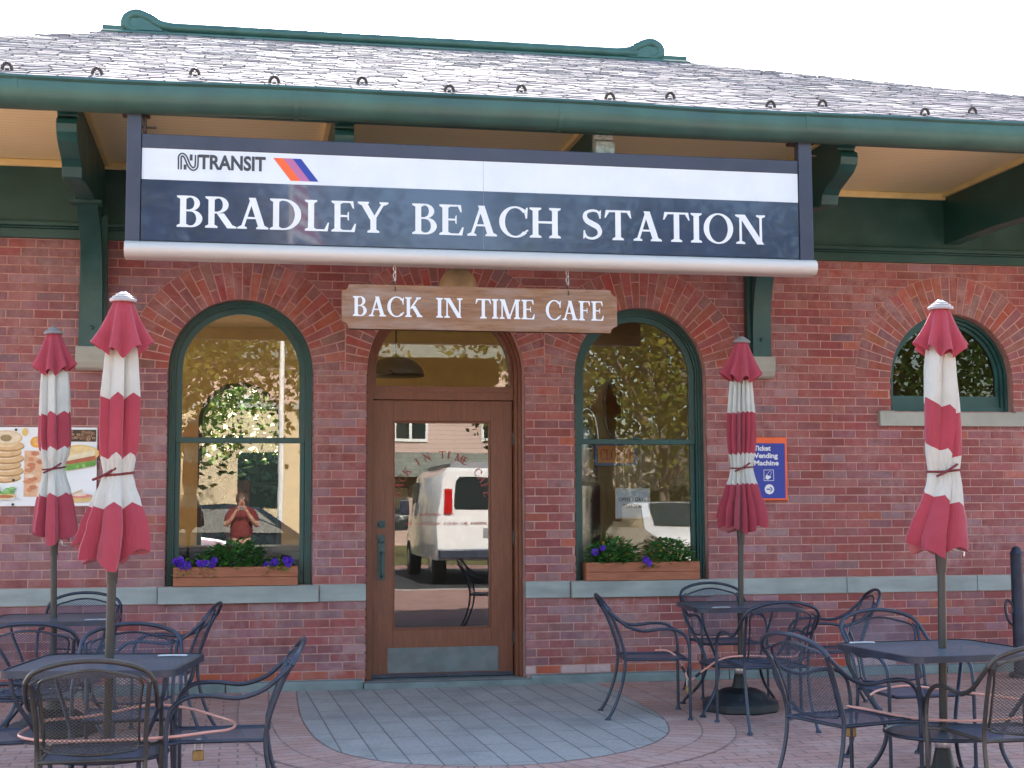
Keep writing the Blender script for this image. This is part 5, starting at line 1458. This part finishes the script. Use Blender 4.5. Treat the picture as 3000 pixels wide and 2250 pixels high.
for i in range(5200):
    p = Vector((random.uniform(7.5, 17), random.uniform(-25.6, -24.6), random.uniform(.05, 1.7) + .15 * math.sin(i)))
    dd = Vector((random.gauss(0, 1), random.gauss(0, 1), random.gauss(.3, .7))).normalized(); s_ = dd.orthogonal().normalized(); L = random.uniform(.1, .22)
    he.add([p, p + dd * L * .5 + s_ * L * .35, p + dd * L, p + dd * L * .5 - s_ * L * .35], [(0, 1, 2, 3)], jitter((.035, .06, .02), .4))
tag(he.build("hedge", m_leafy), "clipped dark green hedge reflected low in the right window", "hedge")
he = MB()
for i in range(6500):
    p = Vector((random.uniform(-7, 8), random.uniform(20.5, 21.6), random.uniform(.03, 2.6)))
    dd = Vector((random.gauss(0, 1), random.gauss(0, 1), random.gauss(.3, .7))).normalized(); s_ = dd.orthogonal().normalized(); L = random.uniform(.14, .30)
    he.add([p, p + dd * L * .5 + s_ * L * .35, p + dd * L, p + dd * L * .5 - s_ * L * .35], [(0, 1, 2, 3)], jitter((.03, .055, .025), .4))
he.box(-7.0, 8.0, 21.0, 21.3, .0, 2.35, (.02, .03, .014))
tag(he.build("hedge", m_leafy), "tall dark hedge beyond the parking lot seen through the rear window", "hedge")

# ------------------------------------------------------------------ houses across the street
H1 = thing("clapboard_house", "pink-beige clapboard house with white windows reflected in the door", "house", (4.6, -40, 0))
q = MB(); q.box(-7.5, 7.5, -5, 0, 0, 6.6); q.build("wall", m_siding, H1)
q = MB(); q.prism([(.02, 2.55), (1.0, 2.45), (1.0, 2.5), (.02, 3.35)], 'x', -7.6, 7.6); q.build("porch_roof", m_shing, H1)
q = MB(); q.prism([(-5.4, 6.6), (.4, 6.6), (-2.5, 8.6)], 'x', -7.9, 7.9); q.build("roof", m_shing, H1)
q = MB()
for x in (-7.3, -4.2, -1.1, 2.0, 5.1, 7.3): q.box(x - .07, x + .07, .78, .92, 0, 2.47)
q.build("porch_post", m_trimw, H1)
for x in (-4.6, -1.6, 1.4, 4.6):
    q = MB(); w_ = .62
    for a, b, c, d in ((-w_, w_, 3.75, 3.86), (-w_, w_, 5.25, 5.36), (-w_, -w_ + .1, 3.86, 5.25), (w_ - .1, w_, 3.86, 5.25), (-.05, .05, 3.86, 5.25)): q.box(x + a, x + b, .002, .06, c, d)
    fo = q.build("window_frame", m_trimw, H1); q = MB(); q.box(x - .53, x + .53, .001, .02, 3.85, 5.26); q.build("pane", m_cglass, fo)
for x in (-5.6, -2.8, .4, 3.6, 6.2):
    q = MB(); q.box(x - .9, x + .9, .002, .05, .6, 2.1); q.build("shop_window", m_cglass, H1)
H2 = thing("tan_building", "flat-roofed tan stucco building reflected in the window left of the door", "building", (-1.0, -36, 0))
q = MB(); q.box(-11, 3.6, -6, 0, 0, 4.6); q.build("wall", m_tanwall, H2)
q = MB(); q.box(-11.1, 3.7, -6.1, .1, 4.61, 4.8); q.build("coping", m_conc, H2)
for x in (-8, -5, -1.6, 1.6):
    q = MB(); q.box(x - .7, x + .7, .002, .04, 1.4, 3.2); q.build("window", m_cglass, H2)
H3 = thing("tan_brick_building", "low tan brick building with pitched parapet reflected in right window", "building", (14.5, -31, 0))
q = MB(); q.prism([(-5.5, 0), (6, 0), (6, 4.2), (1, 4.2), (-5.5, 2.9)], 'y', -6, 0); q.build("wall", m_tanbrick, H3)
q = MB(); q.prism([(-5.6, 2.91), (.95, 4.21), (6.1, 4.21), (6.1, 4.4), (.9, 4.4), (-5.6, 3.1)], 'y', -6.05, .08); q.build("coping", m_conc, H3)

# vehicles
def wheel(x, y, r_, w_, parent):
    m = MB(); M_ = Matrix.Translation((x, y, r_ + .006)) @ Matrix.Rotation(PI / 2, 4, 'Y')
    m.lathe([(r_ * .6, -w_ / 2), (r_ * .93, -w_ / 2), (r_, -w_ / 2 + .03), (r_, w_ / 2 - .03), (r_ * .93, w_ / 2), (r_ * .6, w_ / 2)], 28, M=M_); wo_ = m.build("wheel", m_tyre, parent, smooth=40)
    m = MB(); m.lathe([(.03, -w_ / 2 - .012), (r_ * .3, -w_ / 2 - .02), (r_ * .6, -w_ / 2 + .02), (r_ * .6, w_ / 2 - .02), (r_ * .3, w_ / 2 + .02), (.03, w_ / 2 + .012)], 20, M=M_); m.build("rim", m_steel, wo_, smooth=40)
VN = thing("cargo_van", "white cargo van with red tail lights reflected in the door glass", "van", (4.38, -13.4, 0))
q = MB()
sec = lambda w_, z0, z1: [(-w_, z0), (w_, z0), (w_ + .03, z0 + (z1 - z0) * .4), (w_ + .01, z0 + (z1 - z0) * .62), (w_ - .08, z1 - .12), (w_ - .20, z1), (-w_ + .20, z1), (-w_ + .08, z1 - .12), (-w_ + .02, z0 + (z1 - z0) * .62), (-w_ - .03, z0 + (z1 - z0) * .4)]
stn = [(0, .96, .50, 2.02), (-.06, .99, .46, 2.08), (-3.6, .99, .46, 2.08), (-4.2, .97, .46, 1.85), (-4.5, .95, .46, 1.35), (-5.4, .90, .46, 1.15), (-5.55, .85, .55, .95)]
vs = []
for (yy, w_, z0, z1) in stn: vs += [(a, yy, b) for a, b in sec(w_, z0, z1)]
fs = [(i * 10 + j, i * 10 + (j + 1) % 10, (i + 1) * 10 + (j + 1) % 10, (i + 1) * 10 + j) for i in range(len(stn) - 1) for j in range(10)] + [tuple(range(10)), tuple(60 + j for j in range(10))]
q.add(vs, fs); vb = q.build("body", m_carw, VN, smooth=35)
for s in (-1, 1):
    q = MB(); q.prism([(s * .08, 1.36), (s * .68, 1.36), (s * .70, 1.42), (s * .66, 1.86), (s * .60, 1.92), (s * .08, 1.92)], 'y', .002, .012); q.build("rear_window", m_cglass, VN)
    q = MB(); q.box(s * .80 - .07, s * .80 + .07, -.0, .03, 1.28, 1.72); q.build("tail_light", m_tail, VN, bevel=.01)
    q = MB(); q.box(s * 1.13 - .09, s * 1.13 + .09, -4.0, -3.88, 1.25, 1.55); q.build("wing_mirror", m_black, VN, bevel=.02)
    q = MB(); q.prism([(-3.0, 1.35), (-3.95, 1.35), (-3.75, 1.85), (-3.0, 1.88)], 'x', s * .955 - .012, s * .955 + .012); q.build("side_window", m_cglass, VN)
    wheel(s * .86, -.95, .37, .24, VN); wheel(s * .86, -4.55, .37, .24, VN)
q = MB(); q.box(-.97, .97, .0, .14, .50, .66); q.build("bumper", m_black, VN, bevel=.02)
q = MB(); q.box(-.17, .17, .004, .02, .86, 1.02); q.build("number_plate", m_grey, VN)
q = MB(); q.box(-.003, .003, .002, .006, .68, 2.0); q.build("door_gap", m_black, VN)
for zz_ in (2.15,): 
    q = MB()
    for x in (-.7, .7): q.box(x - .03, x + .03, -3.4, -.2, 2.10, 2.16)
    for yy in (-.4, -1.6, -2.8): q.box(-.67, .67, yy - .03, yy + .03, 2.161, 2.20)
    q.build("roof_rack", m_grey, VN)
def sedan(name, label, loc, rz_, paint, cat="car"):
    t = thing(name, label, cat, loc, rz_)
    q = MB(); side = [(-2.25, .40), (-2.3, .62), (-2.2, .86), (-1.75, .95), (-1.1, 1.40), (-.5, 1.48), (.4, 1.44), (1.15, .98), (1.95, .86), (2.25, .66), (2.25, .38), (2.0, .30), (-2.0, .30)]
    n = len(side); vs = []
    for xx_, k_ in ((-.86, .96), (-.80, 1.0), (.80, 1.0), (.86, .96)):
        for a, b in side:
            tuck = 1 - .16 * max(0, min(1, (b - .9) / .5)); vs.append((xx_ * tuck, a * k_, .3 + (b - .3) * (.97 if k_ < 1 else 1)))
    q.add(vs, [(i * n + j, i * n + (j + 1) % n, (i + 1) * n + (j + 1) % n, (i + 1) * n + j) for i in range(3) for j in range(n)] + [tuple(range(n)), tuple(3 * n + j for j in range(n))])
    q.build("body", paint, t, smooth=40)
    q = MB(); q.add([(-.66, 1.12, 1.02), (.66, 1.12, 1.02), (.60, .46, 1.44), (-.60, .46, 1.44)], [(0, 1, 2, 3)]); q.v = [(a, b + .015, c + .012) for a, b, c in q.v]; q.build("windscreen", m_cglass, t)
    q = MB(); q.add([(-.66, -1.72, .97), (.66, -1.72, .97), (.58, -1.14, 1.40), (-.58, -1.14, 1.40)], [(0, 1, 2, 3)]); q.v = [(a, b - .015, c + .012) for a, b, c in q.v]; q.build("rear_window", m_cglass, t)
    for s in (-1, 1):
        q = MB(); q.add([(s * .835, .95, .98), (s * .835, -1.5, .97), (s * .735, -1.0, 1.38), (s * .735, .38, 1.40)], [(0, 1, 2, 3)]); q.build("side_window", m_cglass, t)
        q = MB(); q.add([(s * .50, 2.2, .66), (s * .84, 2.02, .68), (s * .82, 1.92, .83), (s * .55, 2.08, .80)], [(0, 1, 2, 3)]); q.v = [(a, b + .03, c) for a, b, c in q.v]; q.build("headlight", m_cglass, t)
        wheel(s * .78, 1.40, .32, .2, t); wheel(s * .78, -1.35, .32, .2, t)
    q = MB(); q.box(-.45, .45, 2.235, 2.262, .52, .64); q.build("grille", m_black, t, bevel=.01)
    return t
sedan("sedan_car", "white sedan with its nose toward the station reflected low in right window", (8.4, -16.0, 0), 0, m_carw)
sedan("sedan_car", "dark sedan parked side-on reflected in the window left of the door", (-.75, -14.35, 0), rad(90), m_card)
sedan("sedan_car", "pale sedan parked behind the station seen through the rear window", (-2.3, 13.5, 0), rad(-80), pm("silver_paint", (.55, .57, .6), .25, metal=.3, coat=.8))
FPz = thing("flagpole", "white flagpole with a hanging flag reflected in the window left of the door", "flagpole", (.72, -15.2, 0))
q = MB(); q.tube([(0, 0, 0), (0, 0, 7.5)], lambda t: .06 - .025 * t, 10, 1); q.lathe([(.01, 7.5), (.06, 7.55), (.01, 7.62)], 12); q.build("pole", m_trimw, FPz, smooth=60)
q = MB()
for i in range(9):
    zt_ = 6.6 - i * .11
    q.add([(.05, 0, zt_), (.22 + .02 * i, .08, zt_ - .15), (.30 + .03 * i, -.05, zt_ - .35), (.30 + .03 * i, -.05, zt_ - .46), (.22 + .02 * i, .08, zt_ - .26), (.05, 0, zt_ - .11)], [(0, 1, 4, 5), (1, 2, 3, 4)], (.45, .04, .05) if i % 2 else (.75, .75, .75))
q.build("flag", m_print, FPz)
PL = thing("platform_canopy", "white post on a brick pier carrying a small roof behind the station", "canopy", (1.35, 12.2, 0))
q = MB(); q.box(-.16, .16, -.16, .16, 1.25, 3.4); q.build("post", m_trimw, PL, bevel=.01)
q = MB(); q.box(-.28, .28, -.28, .28, 0, 1.245); q.build("pier", m_tanbrick, PL)
q = MB(); q.prism([(-1.0, 3.41), (1.0, 3.41), (1.0, 3.5), (0, 3.9), (-1.0, 3.5)], 'x', -.8, 3.0); q.build("roof", m_trimw, PL)

# ------------------------------------------------------------------ the photographer, reflected in the window left of the door
PE = thing("person", "person in a dark red shirt holding up a small camera, reflected in the left window", "person", (0.02, -11.80, 0))
m_skin = pm("skin", (.50, .28, .20), .55, var=.08)
m_shirt = pm("dark_red_shirt", (.13, .012, .016), .85, var=.15, bmp=.2, bscale=20)
m_jean = pm("blue_jeans", (.035, .05, .10), .9, var=.2)
m_hair = pm("brown_hair", (.06, .035, .02), .6, var=.3, scale=20)
def skin(name, mat, parent, verts, edges, radii, root=0, sub=2):
    me = bpy.data.meshes.new(name); me.from_pydata(verts, edges, []); me.materials.append(mat)
    o = bpy.data.objects.new(name, me); COL.objects.link(o); o.parent = parent
    sk = o.modifiers.new("skin", 'SKIN'); sk.use_smooth_shade = True
    if not me.skin_vertices: me.attributes.new("skin_vertices", 'FLOAT', 'POINT') if False else None
    o.modifiers.new("subsurf", 'SUBSURF').levels = sub
    o.modifiers["subsurf"].render_levels = sub
    with bpy.context.temp_override(object=o, active_object=o):
        if not me.skin_vertices: bpy.ops.mesh.customdata_skin_add()
    for i, r_ in enumerate(radii):
        d = me.skin_vertices[0].data[i]; d.radius = r_ if isinstance(r_, tuple) else (r_, r_); d.use_root = (i == root)
    return o
V = [(0, 0, .90), (0, 0, 1.08), (0, .01, 1.24), (0, 0, 1.35), (0, .01, 1.42), (0, .035, 1.50), (0, .035, 1.56)]
Ed = [(i, i + 1) for i in range(6)]
Ra = [(.16, .11), (.145, .10), (.16, .11), (.10, .08), .052, (.075, .09), (.07, .085)]
for s_ in (-1, 1):
    b = len(V)
    V += [(s_ * .175, 0, 1.335), (s_ * .25, .08, 1.10), (s_ * .15, .22, 1.24), (s_ * .088, .285, 1.345), (s_ * .075, .31, 1.375)]
    Ra += [.055, .043, .036, .026, (.034, .02)]
    Ed += [(3, b), (b, b + 1), (b + 1, b + 2), (b + 2, b + 3), (b + 3, b + 4)]
    h = len(V)
    V += [(s_ * .09, 0, .82), (s_ * .095, .01, .46), (s_ * .10, -.03, .09), (s_ * .105, .10, .03)]
    Ra += [.085, .055, .04, (.04, .028)]
    Ed += [(0, h), (h, h + 1), (h + 1, h + 2), (h + 2, h + 3)]
body = skin("body", m_skin, PE, V, Ed, Ra)
for s_ in (-1, 1):
    for k, (dz, L) in enumerate(((.024, .070), (.008, .078), (-.008, .072), (-.024, .058))):
        p = (s_ * .068, .318, 1.385 + dz)
        skin("finger", m_skin, body, [p, (s_ * (.052), .348, p[2] + .004), (s_ * .035, .352, p[2] + .002), (s_ * (.068 - L * .6), .345, p[2] - .002)], [(0, 1), (1, 2), (2, 3)], [.0095, .009, .0085, .0075], sub=1)
    skin("thumb", m_skin, body, [(s_ * .078, .305, 1.352), (s_ * .062, .292, 1.346), (s_ * .040, .288, 1.352)], [(0, 1), (1, 2)], [.011, .010, .0085], sub=1)
skin("shirt", m_shirt, PE, [(0, 0, .86), (0, 0, 1.08), (0, .01, 1.25), (0, 0, 1.355), (-.18, 0, 1.335), (-.235, .06, 1.15), (.18, 0, 1.335), (.235, .06, 1.15)], [(0, 1), (1, 2), (2, 3), (3, 4), (4, 5), (3, 6), (6, 7)], [(.22, .16), (.19, .14), (.195, .14), (.11, .09), .068, .06, .068, .06])
skin("trousers", m_jean, PE, [(0, 0, .90), (-.09, 0, .80), (-.097, .01, .46), (-.102, -.03, .10), (.09, 0, .80), (.097, .01, .46), (.102, -.03, .10)], [(0, 1), (1, 2), (2, 3), (0, 4), (4, 5), (5, 6)], [(.205, .15), .125, .085, .07, .125, .085, .07])
q = MB(); q.lathe([(.001, 1.655), (.05, 1.65), (.088, 1.615), (.098, 1.56), (.094, 1.50), (.07, 1.47), (.02, 1.47)], 20, cy=.012); q.build("hair", m_hair, PE, smooth=60)
q = MB()
q.tube([(0, .125, 1.535), (0, .142, 1.51), (0, .128, 1.50)], .012, 8, 3); q.build("nose", m_skin, body, smooth=60)
for s_ in (-1, 1):
    q = MB(); q.lathe([(.002, -.012), (.009, -.008), (.012, 0), (.009, .008), (.002, .012)], 10, M=Matrix.Translation((s_ * .032, .112, 1.545))); q.build("eye", m_white, body, smooth=60)
    q = MB(); q.lathe([(.002, -.03), (.014, -.02), (.018, 0), (.014, .02), (.002, .03)], 10, M=Matrix.Translation((s_ * .083, .03, 1.53))); q.build("ear", m_skin, body, smooth=60)
q = MB(); q.tube([(-.022, .118, 1.478), (0, .124, 1.475), (.022, .118, 1.478)], .006, 6, 2); q.build("mouth", m_redink, body, smooth=60)
CA = thing("compact_camera", "small dark compact camera held up by the reflected person", "camera", (0.02, -11.455, 1.385))
q = MB(); q.box(-.045, .045, -.012, .012, -.028, .028); q.build("camera_body", m_black, CA, bevel=.006)
q = MB(); q.lathe([(.022, 0), (.022, .018), (.018, .022), (.006, .022)], 18, M=Matrix.Translation((0, .012, 0)) @ Matrix.Rotation(-PI / 2, 4, 'X')); q.build("lens", m_steel, CA, smooth=40)
